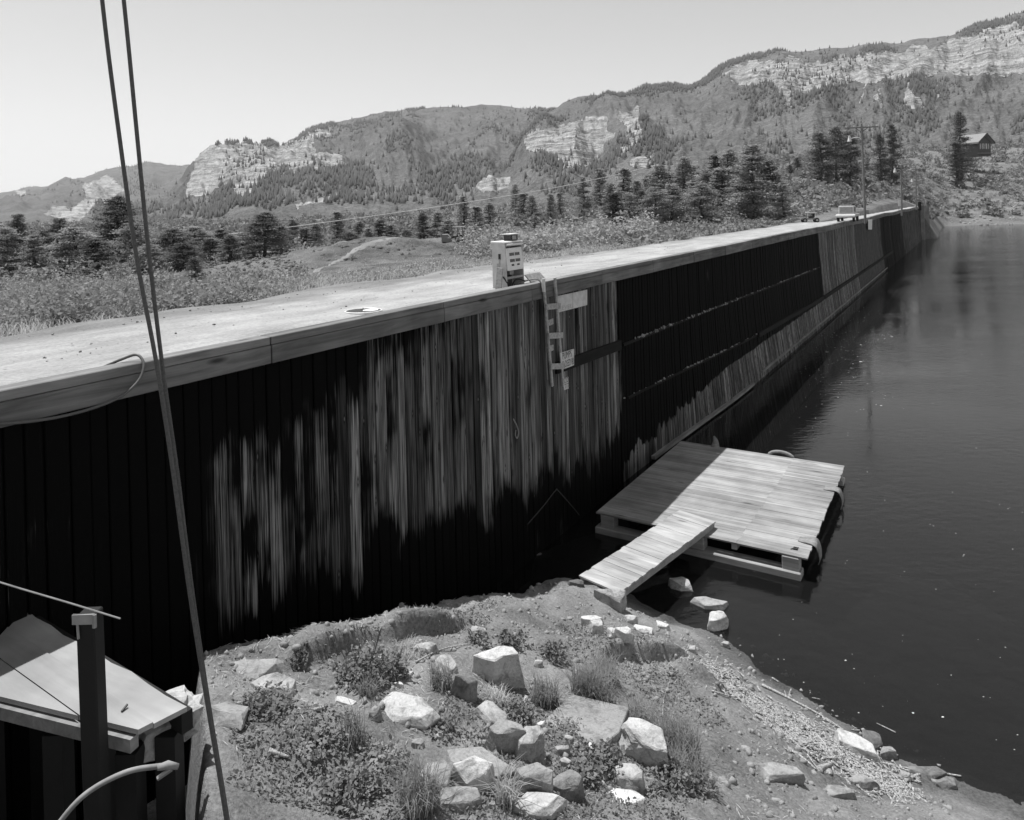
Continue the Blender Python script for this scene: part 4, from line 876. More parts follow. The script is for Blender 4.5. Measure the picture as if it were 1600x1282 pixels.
# low ground cover, thinning to bare soil
n = 34000; U_ = RNG.uniform(330, 1130, n); V_ = RNG.uniform(1000, 1275, n); D_ = RNG.uniform(7.5, 14, n); A_ = (U_-CX)/F; x = A_*D_; y = D_
keep = (fbm(x*0.8, y*0.8, 77, 3) > -0.08) & (shore_dist(x, y) > 2.6) & ((x-P0.x)*WN.x+(y-P0.y)*WN.y > 2.2); x = x[keep]; y = y[keep]
P = np.stack([x, y, h_shore(x, y)+RNG.uniform(0.0, 0.05, len(x))], 1); V = leaf_quads(P, np.full(len(P), 0.024), 0.5, 0.6)
tag(mk('ground_cover', V, quads(len(P)), M['leaf']), 'sparse low leafy ground cover between the rocks', 'ground cover', kind='stuff')

# ------------------------------------------------------------------ driftwood
def stick(pts, r, label, lift=0.02, mat='drift', name='driftwood_stick'):
    q = []
    for (u, v) in pts:
        p = ground(u, v); p.z = max(p.z, -0.01)+lift; q.append(p)
    q = cat_rom(q, 5); rr = [r*(1-0.65*i/len(q)) for i in range(len(q))]; c = q[0].copy(); g = G().tube([x-c for x in q], rr, 6); o = g.build(name, M[mat], sm=True); o.location = c
    tag(o, label, 'driftwood', 'driftwood sticks along the waterline')
for pts, r, lb in [(((1122, 1053), (1150, 1060), (1182, 1073)), .018, 'thin curved pale stick at the upper end of the driftwood'), (((1190, 1073), (1225, 1090), (1260, 1108), (1290, 1124)), .032, 'long pale branch lying along the waterline'), (((1290, 1124), (1308, 1136), (1320, 1148)), .012, 'dark twig trailing from the long branch into the water'),
    (((1112, 1082), (1140, 1090), (1160, 1092)), .014, 'short pale stick above the chip bank'), (((1175, 1085), (1205, 1106)), .016, 'thin straight stick crossing the upper chip bank'), (((1212, 1118), (1238, 1122)), .04, 'short thick log piece beside the long branch'), (((1215, 1140), (1236, 1178)), .03, 'dark plank like stick lying across the chip bank'),
    (((1250, 1130), (1275, 1150), (1300, 1180)), .032, 'long grey stick down the middle of the chip bank'), (((1235, 1175), (1258, 1190), (1275, 1205)), .026, 'pale stick at the lower side of the chip bank'), (((1280, 1206), (1300, 1198)), .05, 'short thick log end in the lower chip bank'), (((1415, 1222), (1450, 1212), (1502, 1216)), .03, 'long pale pole at the waterline far right'),
    (((1000, 1008), (1006, 1000)), .012, 'twig on the bank below the small heap'), (((420, 1182), (436, 1188), (452, 1189)), .035, 'pale curved piece of bark on bare soil at left'), (((490, 1112), (506, 1108), (512, 1104)), .02, 'pale splinter on bare soil left of the stone chip'), (((650, 1040), (690, 1018), (735, 1008)), .015, 'long thin dry stalk under the dirt bank'), (((680, 1075), (712, 1066)), .022, 'short grey stick left of the grey boulder'),
    (((1400, 1160), (1370, 1142)), .012, 'thin twig by the dark wet rock'), (((1036, 1135), (1040, 1085), (1070, 1016)), .008, 'tall thin reed stalk bent above the reedy tuft')]:
    stick(pts, r, lb)
V = []; Fc = []; npz = 0
for k in range(2300):
    t = random.random(); cu = 1104+t*310; cv = 1074+t*172+random.gauss(0, 1)*(14+22*t); u = cu+random.gauss(0, 16); v = cv
    a, b = ray(u, v); z0 = 0.25; d = (CAMZ-z0)/-b; x, y = a*d, d; z = float(h_shore(x, y))
    if float(shore_dist(np.array(x), np.array(y))) < -0.25: continue
    L = random.uniform(0.012, 0.07)*(1+2.0*(random.random() < .1)); ang = random.gauss(-0.9, 0.7); dx, dy = math.cos(ang)*L, math.sin(ang)*L; wd = random.uniform(0.004, 0.016); h_ = max(z, -0.01)+0.008+random.random()*0.03; tz = random.gauss(0, 0.02)
    nx, ny = -math.sin(ang)*wd, math.cos(ang)*wd; i = len(V)
    V += [(x-dx-nx, y-dy-ny, h_-tz), (x+dx-nx, y+dy-ny, h_+tz), (x+dx+nx, y+dy+ny, h_+tz), (x-dx+nx, y-dy+ny, h_-tz), (x, y, h_+wd*1.4)]
    Fc += [(i, i+1, i+4), (i+1, i+2, i+4), (i+2, i+3, i+4), (i+3, i, i+4)]
tag(mk('wood_chips', V, Fc, M['drift']), 'bank of pale wood chips and splinters washed up along the waterline', 'wood chips', kind='stuff')
V = []; Fc = []
for k in range(3200):
    u, v = random.uniform(330, 1250), random.uniform(960, 1275); a, b = ray(u, v); d = random.uniform(8, 15); x = a*d; y = d
    if float(shore_dist(np.array(x), np.array(y))) < 0.5 or (x-P0.x)*WN.x+(y-P0.y)*WN.y < 1.2 or vnoise(np.array(x*1.3), np.array(y*1.3), 5) < .42: continue
    L = random.uniform(0.02, 0.09); ang = random.uniform(0, 6.28); wd = random.uniform(.002, .006); z = float(h_shore(x, y))+.01; dx, dy = math.cos(ang)*L, math.sin(ang)*L; i = len(V)
    V += [(x-dx, y-dy, z), (x+dy/L*wd, y-dx/L*wd, z+.012), (x+dx, y+dy, z+random.uniform(0, .03)), (x-dy/L*wd, y+dx/L*wd, z+.012)]; Fc.append((i, i+1, i+2, i+3))
tag(mk('straw_litter', V, Fc, M['straw']), 'loose straw and splinters littering the bank between the rocks', 'litter', kind='stuff')
V = []; Fc = []
for k in range(480):
    if random.random() < .75: u, v = random.gauss(1310, 55), random.gauss(540, 55); u = 1240+abs(u-1240)
    else: u, v = random.uniform(1080, 1600), random.uniform(470, 1180)
    p = atz(u, v, 0.006)
    if float(shore_dist(np.array(p.x), np.array(p.y))) > -0.3 or (p-P0).dot(WN) < 0.7: continue
    r = random.uniform(0.005, 0.018)*(0.4+p.y/30)*(1+2*(random.random() < .04)); i = len(V); m_ = 6; a0 = random.uniform(0, 6)
    if 3.2 < (p-P0).dot(WD) < 10.8 and (p-P0).dot(WN) < 7: continue
    V += [(p.x+math.cos(a0+j*1.047)*r*random.uniform(.5, 1.5), p.y+math.sin(a0+j*1.047)*r*random.uniform(.4, 1), 0.006) for j in range(m_)]; Fc.append(tuple(range(i, i+m_)))
tag(mk('floating_flecks', V, Fc, M['foam']), 'pale flecks of foam and leaves floating on the lake', 'debris', kind='stuff')

# ------------------------------------------------------------------ fuel pump
PB = W(1.42, -0.66, 7.06)
pump = empty('fuel_pump', PB, 'old white fuel pump with open front standing behind the dam cap', 'fuel pump')
A3 = (WD, WN, UP)
def wl(a, n, z): return WD*a+WN*n+UP*z       # local to the pump: along, out, up
def pb(name, mat, c, h, par=pump, bev=0.008): return G().box(wl(*c), h, A3).build(name, mat, par, bev=bev)
lean = 0
hw, hd, H_ = 0.45, 0.24, 1.24
o = G().prism([wl(-hw, -hd, 0), wl(-hw, hd-.02, 0), wl(-hw, hd-0.06, H_-.1), wl(-hw, hd-.08, H_), wl(-hw, -hd, H_)], WD*0.03).build('side_panel', M['pump'], pump, bev=0.004)
G().box(wl(-hw-.003, 0.0, .88), (.004, .035, .075), A3).build('slot', M['ink'], o); G().box(wl(-hw-.003, 0.0, .74), (.004, .022, .08), A3).build('slot', M['steel'], o); G().box(wl(-hw-.004, -.04, .62), (.005, .05, .075), A3).build('nozzle_holder', M['steel'], o)
G().prism([wl(hw-.03, -hd, 0), wl(hw-.03, hd-.02, 0), wl(hw-.03, hd-0.06, H_-.1), wl(hw-.03, hd-.08, H_), wl(hw-.03, -hd, H_)], WD*0.03).build('side_panel', M['pump'], pump, bev=0.004)
pb('back_panel', M['pump'], (0, -hd+.01, H_/2), (hw-.035, .008, H_/2))
o = G().prism([wl(-hw-.02, -hd-.03, H_), wl(-hw-.02, hd-.05, H_), wl(-hw-.02, hd-.07, H_+.04), wl(-hw-.02, -hd-.03, H_+.05)], WD*(2*hw+.04)).build('top_cover', M['pumpw'], pump, bev=0.008)
G().tube([wl(-hw+.06, hd-.06, H_-.05), wl(hw-.04, hd-.06, H_-.05)], 0.035, 10).build('light_tube', M['pumpw'], o)
o = G().prism([wl(-hw+.035, hd-.01, .5), wl(-hw+.035, hd-.075, 1.1), wl(-hw+.035, hd-.1, 1.1), wl(-hw+.035, hd-.04, .5)], WD*(2*hw-.07)).build('dial_panel', M['pumpw'], pump, bev=0.004)
def face(a, z, ha, hz, name, mat):
    y = hd-.01-(z-.5)/.6*.065; sl_ = Vector((0, 0, 0))
    u3 = (wl(0, -.065, .6)).normalized(); nn3 = WD.cross(u3)
    nn3 = nn3 if nn3.dot(WN) > 0 else -nn3
    G().box(wl(a, y, z)+nn3*.004, (ha, .005, hz), (WD, nn3, u3)).build(name, mat, o)
for a in (-.13, .15):
    face(a, .93, .115, .04, 'dial_window', M['glass']); face(a, .76, .115, .04, 'dial_window', M['glass'])
    for k in (-1, 0, 1): face(a+k*.042, .64, .014, .022, 'counter', M['ink'])
pb('inner_frame', M['steel'], (0, hd-.06, .3), (hw-.035, .012, .035)); pb('meter', M['steel'], (.04, -.02, .42), (.1, .09, .06)); pb('motor', M['iron'], (-.1, -.06, .16), (.14, .1, .13)); pb('inner_box', M['iron'], (0, -hd+.06, .3), (hw-.04, .03, .28))
G().tube([wl(.12, .02, 0), wl(.12, .02, .36)], .035, 8).build('pipe', M['steel'], pump); pb('base', M['iron'], (0, 0, .02), (hw+.01, hd+.01, .02))
o = G().prism([wl(-.02, -.13, H_+.05), wl(-.02, .1, H_+.05), wl(-.02, .1, H_+.21), wl(-.02, -.13, H_+.21)], WD*.36).build('lamp_head', M['iron'], pump)
G().box(wl(.15, .104, H_+.13), (.1, .006, .055), A3).build('pane', M['steel'], o); G().box(wl(.16, -.015, H_+.225), (.25, .15, .012), A3).build('roof_plate', M['pumpw'], o)
G().tube(cat_rom([wl(-.42, .02, .3), wl(-.46, .1, .34), wl(-.44, .2, .2), wl(-.34, .26, .03), wl(-.24, .3, .2), wl(-.1, .36, .26), wl(.02, .5, .2)], 6), .018, 7).build('hose', M['rubber'], pump, sm=True)
# things around the pump
p0 = W(0.7, -.55, 7.05); g = G().box((0, 0, .3), (.02, .09, .32), (WD, WN, UP)); o = g.build('leaning_board', M['ladder'], bev=.004); o.location = p0; o.rotation_euler = (0, .1, 0); tag(o, 'short weathered board standing against the left side of the fuel pump', 'board')
p0 = W(2.55, -.42, 7.08); o = G().prism([WD*-.42+WN*.12, WD*.42+WN*.12, WD*.42+WN*-.16+UP*.28, WD*-.42+WN*-.16+UP*.28], WN*-.03+UP*-.02).build('pump_cover', M['fender'], bev=.004); o.location = p0; tag(o, 'grey removed cover panel leaning behind the ladder top', 'panel')
q = [W(1.35, -.3, 7.2), W(1.5, -.1, 7.28), W(1.62, .1, 7.3), W(1.72, .19, 7.15), W(1.78, .2, 6.8), W(1.85, .2, 6.5), W(2.0, .1, 6.2), W(2.05, .1, 4.5)]
c = q[0].copy(); o = G().tube([x-c for x in cat_rom(q, 6)], .02, 7).build('fuel_hose', M['hose'], sm=True); o.location = c; tag(o, 'pale fuel hose hanging over the dam cap left of the ladder', 'hose')

# ------------------------------------------------------------------ ladders, signs and hardware on the wall
def WP(u, v, n):
    s1, z1 = wall_px(u, v, n); return W(s1, n, z1)
lt, lb_, rt, rb = WP(849, 436, .26), WP(863, 604, .16), WP(867, 434, .26), WP(880, 604, .16)
lad = empty('ladder', lb_, 'upright wooden ladder with three wide rungs hung over the dam cap', 'ladder'); li = Matrix.Translation(-lb_)
for a, b in ((lt, lb_), (rt, rb)): bl(G().bar(a, b, .05, .09, WD), 'rail', M['ladder'], lad, li, bev=.006)
for v in (479, 524, 572):
    f = (v-436)/168; a = lt.lerp(lb_, f); b = rt.lerp(rb, f); d = (b-a).normalized(); bl(G().bar(a-d*.08+WN*.05, b+d*.1+WN*.05, .04, .16, UP), 'rung', M['ladder'], lad, li, bev=.006)
bl(G().tube([lt+UP*.0, lt-UP*.35], .05, 8), 'rail_sleeve', M['white'], lad, li)
st = empty('fixed_rungs', W(2.0, .1, 4.0), 'short pale cleats nailed to the wall behind the hung ladder', 'wall cleats'); sti = Matrix.Translation(-W(2.0, .1, 4.0))
for v in (504, 545): a = WP(855, v+2, .1); b = WP(864, v-2, .1); bl(G().bar(a, b, .04, .16, UP), 'cleat', M['ladder'], st, sti)
def text(body, size, loc, right, up, mat, par, name='lettering', wmax=None):
    cu = bpy.data.curves.new('t', 'FONT'); cu.body = body; cu.size = size; cu.align_x = 'CENTER'; cu.align_y = 'CENTER'; cu.extrude = 0.0; cu.offset = 0.0
    ob = bpy.data.objects.new('t', cu); C.objects.link(ob); bpy.context.view_layer.update()
    me = bpy.data.meshes.new_from_object(ob.evaluated_get(bpy.context.evaluated_depsgraph_get())); bpy.data.objects.remove(ob)
    co = np.array([v.co[:] for v in me.vertices]); k = 1.0
    if wmax: k = wmax/(co[:, 0].max()-co[:, 0].min())
    r_, u_ = np.array(right), np.array(up); nv = np.array(loc)+co[:, :1]*k*r_+co[:, 1:2]*u_
    me.vertices.foreach_set('co', nv.astype(np.float32).ravel()); me.update(); me.materials.append(mat); o = bpy.data.objects.new(name, me); C.objects.link(o); o.parent = par; return o
def sign(name, corners, label, mat, lines, n=.1, ink='ink'):
    """corners: pixel corners top-left, top-right, bottom-right, bottom-left on the wall"""
    q = [WP(u, v, n) for u, v in corners]; c = sum(q, Vector())/4; e = empty(name, c, label, 'sign')
    G().prism([x-c for x in q], WN*-.025).build('board', M[mat], e)
    R = ((q[1]-q[0])+(q[2]-q[3]))/2; U3 = ((q[0]-q[3])+(q[1]-q[2]))/2
    for (tx, fx, fy, sz, wm) in lines: text(tx, sz, R*fx+U3*fy+WN*.004, R.normalized(), U3.normalized(), M[ink], e, wmax=wm*R.length)
    return e
sign('pump_sign', ((875.5, 552), (897, 545.5), (897, 571), (878, 578.5)), 'white sign reading PUMPS CLOSED beside the ladder', 'sign', [('PUMPS', -.04, .26, .27, .7), ('CLOSED 80', .0, -.24, .27, .9)], .24)
sign('small_sign', ((880, 592), (894, 587), (895, 605), (881.5, 610)), 'small white sign reading CLOSED below the larger sign', 'sign', [('CLOSED', 0, .27, .2, .86), ('TITES', 0, -.22, .2, .8)], .1)
e = sign('white_board', ((871.5, 463), (917.5, 453), (917.5, 477), (873, 488.5)), 'faded white board under the dam cap right of the ladder', 'sign', [('LEVEL', -.26, -.3, .17, .42)], .11, 'faded')
G().bar(WP(895, 458, .113)-e.location, WP(895, 482, .113)-e.location, .012, .003, WN).build('seam', M['steel'], e)
def wall_tube(name, pts, r, mat, label, cat, n=7):
    q = [WP(u, v, m_) for u, v, m_ in pts]; c = q[0].copy(); o = G().tube([x-c for x in cat_rom(q, 6)], r, n).build(name, M[mat], sm=True); o.location = c; return tag(o, label, cat)
wall_tube('rope_hook', [(802, 655, .1), (807, 665, .1), (810, 675, .12), (808, 685, .12), (805, 680, .12), (806, 672, .12)], .018, 'hose', 'frayed rope end with a hook hanging on the dark wall', 'rope')
wall_tube('bent_rod', [(824, 820, .1), (850, 790, .12), (868, 767, .14), (873, 768, .14), (897, 795, .12), (905, 805, .1)], .014, 'iron', 'thin bent rod leaning on the wall foot in an upturned V', 'rod')
pts = []; sz = []
for k in range(420):
    s1 = random.choice((random.uniform(8, 40), random.gauss(17, 3), random.uniform(8, 44))); lvl = random.random() < .65
    z1 = (4.55-(s1-7.3)*.012+.05) if lvl else (2.7-(s1-7.6)*.03+.05); p = W(s1, wall_b(s1, z1)+.09+random.uniform(-.03, .02), z1+random.random()*.03); pts.append(tuple(p)); sz.append(.015+.05*random.random()**3)
clods('ledge_rubble', 'pale crumbs of rubble lying on the ledges of the black wall section', pts, sz, M['rock'], cat='rubble')
# hose looping over the cap at the left
q = [W(-9.9, -.3, 7.15), W(-9.72, -.12, 7.25), W(-9.6, .05, 7.3), W(-9.6, .2, 7.16), W(-9.75, .26, 6.95), W(-10.1, .24, 6.78), W(-10.8, .23, 6.74), W(-11.6, .21, 6.86), W(-12.3, .18, 7.1), W(-12.8, .1, 7.26), W(-13.4, -.1, 7.2)]
c = q[0].copy(); o = G().tube([x-c for x in cat_rom(q, 6)], .02, 7).build('loose_hose', M['cable'], sm=True); o.location = c; tag(o, 'hose sagging over the dam cap at the far left', 'hose')
# tank lid on the road
lp = atz(568, 487, 7.1); lid = empty('tank_lid', lp, 'round dark tank lid with a pale rim set in the gravel', 'lid')
g = G(); m_ = 28; rim = []
for (r, z) in ((.40, -.06), (.40, .02), (.385, .03), (.37, .02)): rim.append([Vector((math.cos(a)*r, math.sin(a)*r, z)) for a in np.linspace(0, 2*math.pi, m_, endpoint=False)])
for ring in rim: g.V += ring
for i in range(3):
    for j in range(m_): g.F.append((i*m_+j, i*m_+(j+1) % m_, (i+1)*m_+(j+1) % m_, (i+1)*m_+j))
g.build('rim', M['white'], lid); g = G(); g.V = [Vector((math.cos(a)*.375, math.sin(a)*.375, .018)) for a in np.linspace(0, 2*math.pi, m_, endpoint=False)]+[Vector((0, 0, .034))]
g.F = [(j, (j+1) % m_, m_) for j in range(m_)]; g.build('plate', M['iron'], lid)
g = G(); g.V = [Vector((x, y, .036)) for x, y in ((.02, -.2), (.2, -.26), (.33, -.1), (.3, .14), (.16, .2), (.1, .05), (.0, .0))]+[Vector((.17, -.02, .065))]; g.F = [(j, (j+1) % 7, 7) for j in range(7)]; g.build('pale_patch', M['white'], lid)  # pale raised patch on the right side of the lid
G().tube([Vector((-.08, .02, .03)), Vector((0, .0, .07)), Vector((.05, -.02, .03))], .01, 5).build('handle', M['steel'], lid)
# white board hung on the cap, box on the road, far flotsam
o = G().prism([WP(1357, 344, .3), WP(1363, 343, .3), WP(1362.5, 359, .3), WP(1357, 359, .3)], WN*-.05).build('marker_board', M['white']); tag(o, 'small white marker board hanging on the cap near the first lamp pole', 'board')

# ------------------------------------------------------------------ boarded platform and post at lower left
PZ = 4.35
N0, N1, F0, F1 = atz(-70, 1072, PZ), atz(216, 1142, PZ), atz(40, 950, PZ), atz(292, 1103, PZ)
plat = empty('board_platform', N1, 'sunlit board platform with broken edges at lower left', 'platform'); pi = Matrix.Translation(-N1)
def clip_half(poly, nrm, c):
    out = []
    for a, b in zip(poly, poly[1:]+poly[:1]):
        da, db = a.dot(nrm)-c, b.dot(nrm)-c
        if da >= 0: out.append(a)
        if da*db < 0: out.append(a.lerp(b, da/(da-db)))
    return out
quad = [N0, N1, F1, F0]; ed = (F1-F0).normalized(); nr_ = Vector((ed.y, -ed.x, 0)); nr_ = nr_ if nr_.dot(N1-F1) > 0 else -nr_; c0 = nr_.dot(F1)-.02
for i in range(9):                                   # boards run parallel to the far edge and are cut off by the near beam
    a, b = c0+i*.34+.004, c0+(i+1)*.34-.004; pl_ = clip_half(clip_half(quad, nr_, a), -nr_, -b)
    if len(pl_) < 3: continue
    dz = random.uniform(-.012, .012); fin = []
    for p, q in zip(pl_, pl_[1:]+pl_[:1]):
        fin.append(p)
        if i == 0 and (q-p).length > .8: fin += [p.lerp(q, t)-nr_*random.uniform(-.04, .02) for t in np.linspace(.1, .9, 9)]
    bl(G().prism([p+UP*dz for p in fin], (0, 0, -.05)), 'board', M['ply'], plat, pi)
bl(G().bar(N0-UP*.13, N1-UP*.13-(N1-N0).normalized()*.05, .1, .13), 'edge_beam', M['rail'], plat, pi)
bl(G().bar(F0-UP*.16, F1-UP*.16, .12, .2), 'edge_beam', M['darkwood'], plat, pi)
for t in (.15, .55, .93):
    p = N0.lerp(N1, t); bl(G().box(p+Vector((0, .1, -1.45)), (.1, .1, 1.18)), 'support', M['darkwood'], plat, pi)
    p = F0.lerp(F1, t); bl(G().box(p+Vector((0, -.1, -1.45)), (.1, .1, 1.18)), 'support', M['darkwood'], plat, pi)
g = G().tube([atz(190, 1112, PZ+.02), atz(199, 1101, PZ+.04)], .012, 5); bl(g, 'staple', M['iron'], plat, pi)
for (u, v, z_, dx, dy, dz, sd, lb) in ((240, 1140, 4.05, .62, .42, .34, 991, 'rough concrete lump broken off the right end of the board platform'), (284, 1112, 3.95, .5, .4, .4, 995, 'second concrete lump at the far corner of the board platform')):
    o = rock_mesh(dx, dy, dz, sd, M['concrete'], 'concrete_lump', 2.2); o.location = atz(u, v, z_); o.rotation_euler = (.2, .1, .6); tag(o, lb, 'concrete')
c = ground(304, 1090); o = G().prism([Vector((-.12, 0, 0)), Vector((.12, 0, 0)), Vector((.1, .05, .45)), Vector((-.1, .05, .42))], (0, .08, 0)).build('dark_stump', M['darkwood'], bev=.02); o.location = c; tag(o, 'short dark stump between the platform and the split slab', 'stump')
pt = at(150, 1158, 6.85); tp = at(140, 955, 6.85)
post = empty('rail_post', pt, 'dark square post in front of the board platform carrying a thin rail', 'post'); ppi = Matrix.Translation(-pt)
bl(G().bar(pt-UP*.9, tp, .17, .17, (1, 0, 0)), 'shaft', M['darkwood'], post, ppi, bev=.012)
bl(G().tube([at(-60, 892, 6.77), at(35, 921, 6.77), at(110, 943, 6.77), at(188, 967, 6.77)], .008, 6), 'rail', M['steel'], post, ppi)
bl(G().box(tp+Vector((0, -.1, -.02)), (.1, .012, .045)).tube([tp+Vector((-.06, -.1, 0)), tp+Vector((-.05, -.1, -.2))], .012, 5).tube([tp+Vector((.1, -.1, .02)), tp+Vector((.1, -.1, -.1))], .02, 6), 'bracket', M['steel'], post, ppi)
# bent lever close to the camera
hp = [at(60, 1330, 2.9), at(112, 1262, 2.95), at(150, 1230, 3.0), at(200, 1206, 3.05), at(245, 1198, 3.1), at(272, 1196, 3.12)]
hnd = empty('curved_lever', hp[0], 'curved metal lever at the bottom left corner', 'lever'); hi = Matrix.Translation(-hp[0])
bl(G().tube(cat_rom(hp, 8), .0105, 8), 'lever', M['fender'], hnd, hi, sm=True)
bl(G().tube([at(246, 1200, 3.08), at(262, 1196, 3.1), at(278, 1198, 3.12)], [.011, .018, .012], 8), 'grip', M['fender'], hnd, hi, sm=True); bl(G().tube([at(268, 1202, 3.1), at(246, 1217, 3.08)], .01, 6), 'pin', M['steel'], hnd, hi)
# twin cables
for pts, lb in (([(152, -70), (167, 65), (186, 210), (213, 400), (243, 560), (268, 720), (297, 930), (324, 1100), (345, 1226), (358, 1310)], 'left one of the twin dark cables hanging in front of the view'),
                ([(186, -70), (200, 65), (214, 210), (233, 400), (256, 590), (277, 740), (301, 930), (326, 1100), (347, 1226), (360, 1310)], 'right one of the twin dark cables hanging in front of the view')):
    off = 0.0 if 'left' in lb else .03
    q = [at(u, v, 2.6+off) for u, v in pts]; c = q[-1].copy(); path = cat_rom(q, 6); o = G().tube([x-c for x in path], .0075, 8).build('cable', M['cable'], sm=True); o.location = c; tag(o, lb, 'cable', 'twin cables')

# ------------------------------------------------------------------ lamp poles
def lamp_pole(ub, vb, ut, vt, arm, lamp, label, d=None):
    b = atz(ub, vb, 7.05); a, e = ray(ut, vt); H = CAMZ+e*b.y-7.05; r = .13
    root = empty('lamp_pole', b, label, 'lamp pole', 'lamp poles along the dam'); top = Vector((a*b.y-b.x, 0, H))
    G().tube([Vector((0, 0, -.3)), top*.5, top], [r, r*.85, r*.7], 8).build('pole', M['pole'], root)
    k = b.y/F; ax = Vector((.97, -.24, 0)); L = arm*k/2; c = top-UP*(.35)
    G().bar(c-ax*L, c+ax*L, .1, .12).build('crossarm', M['pole'], root)
    for s1 in (-1, 1): G().bar(c+ax*s1*L*.36-UP*.05, c-UP*L*.32, .03, .05).build('brace', M['iron'], root)
    for f in (-.92, -.45, .45, .92): G().tube([c+ax*L*f+UP*.05, c+ax*L*f+UP*.22], [.04, .05], 6).build('insulator', M['white'], root)
    lx, ly = lamp; hh = top*(1-ly*k/H); q = cat_rom([hh-UP*.35, hh-ax*lx*k*.25+UP*.05, hh-ax*lx*k*.9], 5); o = G().tube(q, .035, 6).build('lamp_arm', M['white'], root)
    p = hh-ax*lx*k; G().tube([p+UP*.3, p+UP*.12, p-UP*.02, p-UP*.3], [.07, .13, .15, .21], 10).build('lamp_head', M['white'], o)
lamp_pole(1352, 345, 1346, 194, 48, (18, 22), 'nearest and tallest lamp pole with wide crossarm on the dam')
lamp_pole(1409, 334, 1408, 258, 22, (9, 8), 'second lamp pole along the dam, in front of the hillside')
lamp_pole(1432, 326, 1431, 262, 8, (6, 20), 'thinnest farthest lamp pole near the dam end')

# ------------------------------------------------------------------ vehicles
def wheel(par, c, r, wd, ax, name='wheel'):
    ax = Vector(ax).normalized(); c = Vector(c); o = G().tube([c-ax*wd/2, c-ax*wd*.35, c+ax*wd*.35, c+ax*wd/2], [r*.88, r, r, r*.88], 14).build(name, M['rubber'], par)
    G().tube([c-ax*(wd/2+.01), c+ax*(wd/2+.01)], r*.5, 10).build('hub', M['steel'], o)
b = atz(1321, 347, 7.07); hd_ = math.atan2(WD.y, WD.x)-math.pi/2
tk = empty('utility_truck', b, 'boxy pale utility truck parked on the dam left of the nearest lamp pole', 'truck', None, hd_)
for sx in (-.68, .68):
    for sy in (.45, 2.9): wheel(tk, (sx, sy, .33), .33, .2, (1, 0, 0))
G().box((0, 1.7, .48), (.72, 1.75, .1)).build('chassis', M['iron'], tk); o = G().prism([(-.85, -.1, .48), (-.85, -.1, .62), (-.85, .3, .74), (-.85, 3.4, .74), (-.85, 3.4, .5)], (1.7, 0, 0)).build('body', M['body'], tk, bev=.02)
G().box((0, -.12, .5), (.86, .06, .07)).build('bumper', M['white'], o)
cb = G().prism([(-.68, .5, .745), (-.68, .62, 1.5), (-.68, 2.0, 1.5), (-.68, 2.15, .745)], (1.36, 0, 0)).build('cab', M['body'], tk, bev=.03)
G().box((0, .545, 1.12), (.56, .012, .27), (Vector((1, 0, 0)), Vector((0, .99, -.15)), Vector((0, .15, .99)))).build('rear_window', M['fender'], cb)
for sx in (-.69, .69): G().box((sx, 1.35, 1.15), (.008, .5, .22)).build('side_window', M['glass'], cb)
G().box((0, 1.1, 1.56), (.45, .35, .03)).tube([(-.45, .8, 1.5), (-.45, .8, 1.6), (.45, .8, 1.6), (.45, .8, 1.5)], .02, 5).build('roof_rack', M['steel'], cb)
b = land(1266, 348, 55, 120); ct = empty('utility_cart', b, 'small open utility cart parked in the scrub left of the truck', 'cart', None, -.15)
for sx in (-.55, .55):
    for sy in (-.3, .3): wheel(ct, (sx, sy, .22), .22, .14, (0, 1, 0))
G().box((-.1, 0, .36), (.8, .32, .08)).box((-.6, 0, .46), (.22, .3, .05)).build('body', M['yellow'], ct, bev=.02); G().box((.1, 0, .52), (.18, .28, .08)).box((.32, 0, .68), (.04, .28, .16)).build('seat', M['rubber'], ct)
G().tube([(-.3, -.28, .4), (-.28, -.28, .95)], .02, 5).tube([(.4, -.28, .4), (.4, -.28, .95)], .02, 5).box((.05, 0, .97), (.45, .34, .02)).build('canopy', M['white'], ct); G().tube([(-.32, 0, .42), (-.2, 0, .68)], .02, 5).build('steering_column', M['iron'], ct)
b = atz(1369, 329, 7.07); cr = empty('parked_car', b, 'low pale car parked beyond the nearest lamp pole', 'car', None, -.2)
for sx in (-.75, .75):
    for sy in (-.55, .55): wheel(cr, (sx, sy, .28), .28, .18, (0, 1, 0))
o = G().prism([(-1.15, -.65, .28), (-1.2, -.65, .6), (-.6, -.65, .68), (1.1, -.65, .64), (1.15, -.65, .28)], (0, 1.3, 0)).build('body', M['body'], cr, bev=.03)
G().prism([(-.55, -.56, .68), (-.25, -.5, .98), (.5, -.5, .98), (.8, -.56, .66)], (0, 1.1, 0)).build('cabin', M['glass'], cr, bev=.02); G().box((.1, 0, .99), (.36, .5, .015)).build('roof', M['white'], cr)
b = land(716, 398, 60, 160); S_ = b.y/F
tr_ = empty('wheel_loader', b, 'dark tractor loader with cab and front bucket parked behind the dirt mound', 'tractor'); k = S_*50/4.6; tr_.scale = (k, k, k)
for x, r in ((.35, .72), (1.7, .75)):
    for sy in (-.75, .75): wheel(tr_, (x, sy, r), r, .4, (0, 1, 0))
G().prism([(.6, -.45, .7), (.6, -.45, 1.5), (2.1, -.45, 1.45), (2.1, -.45, .75)], (0, .9, 0)).build('engine_hood', M['yellow'], tr_, bev=.04); G().box((1.9, 0, 1.62), (.45, .7, .04)).build('rear_fender', M['body'], tr_)
o = G().box((.75, 0, 1.7), (.06, .55, .6)).box((.0, -.5, 1.7), (.04, .04, .6)).box((.0, .5, 1.7), (.04, .04, .6)).box((.4, 0, 1.3), (.4, .5, .2)).build('cab', M['yellow'], tr_); G().box((.3, 0, 2.34), (.7, .7, .05)).build('cab_roof', M['body'], o)
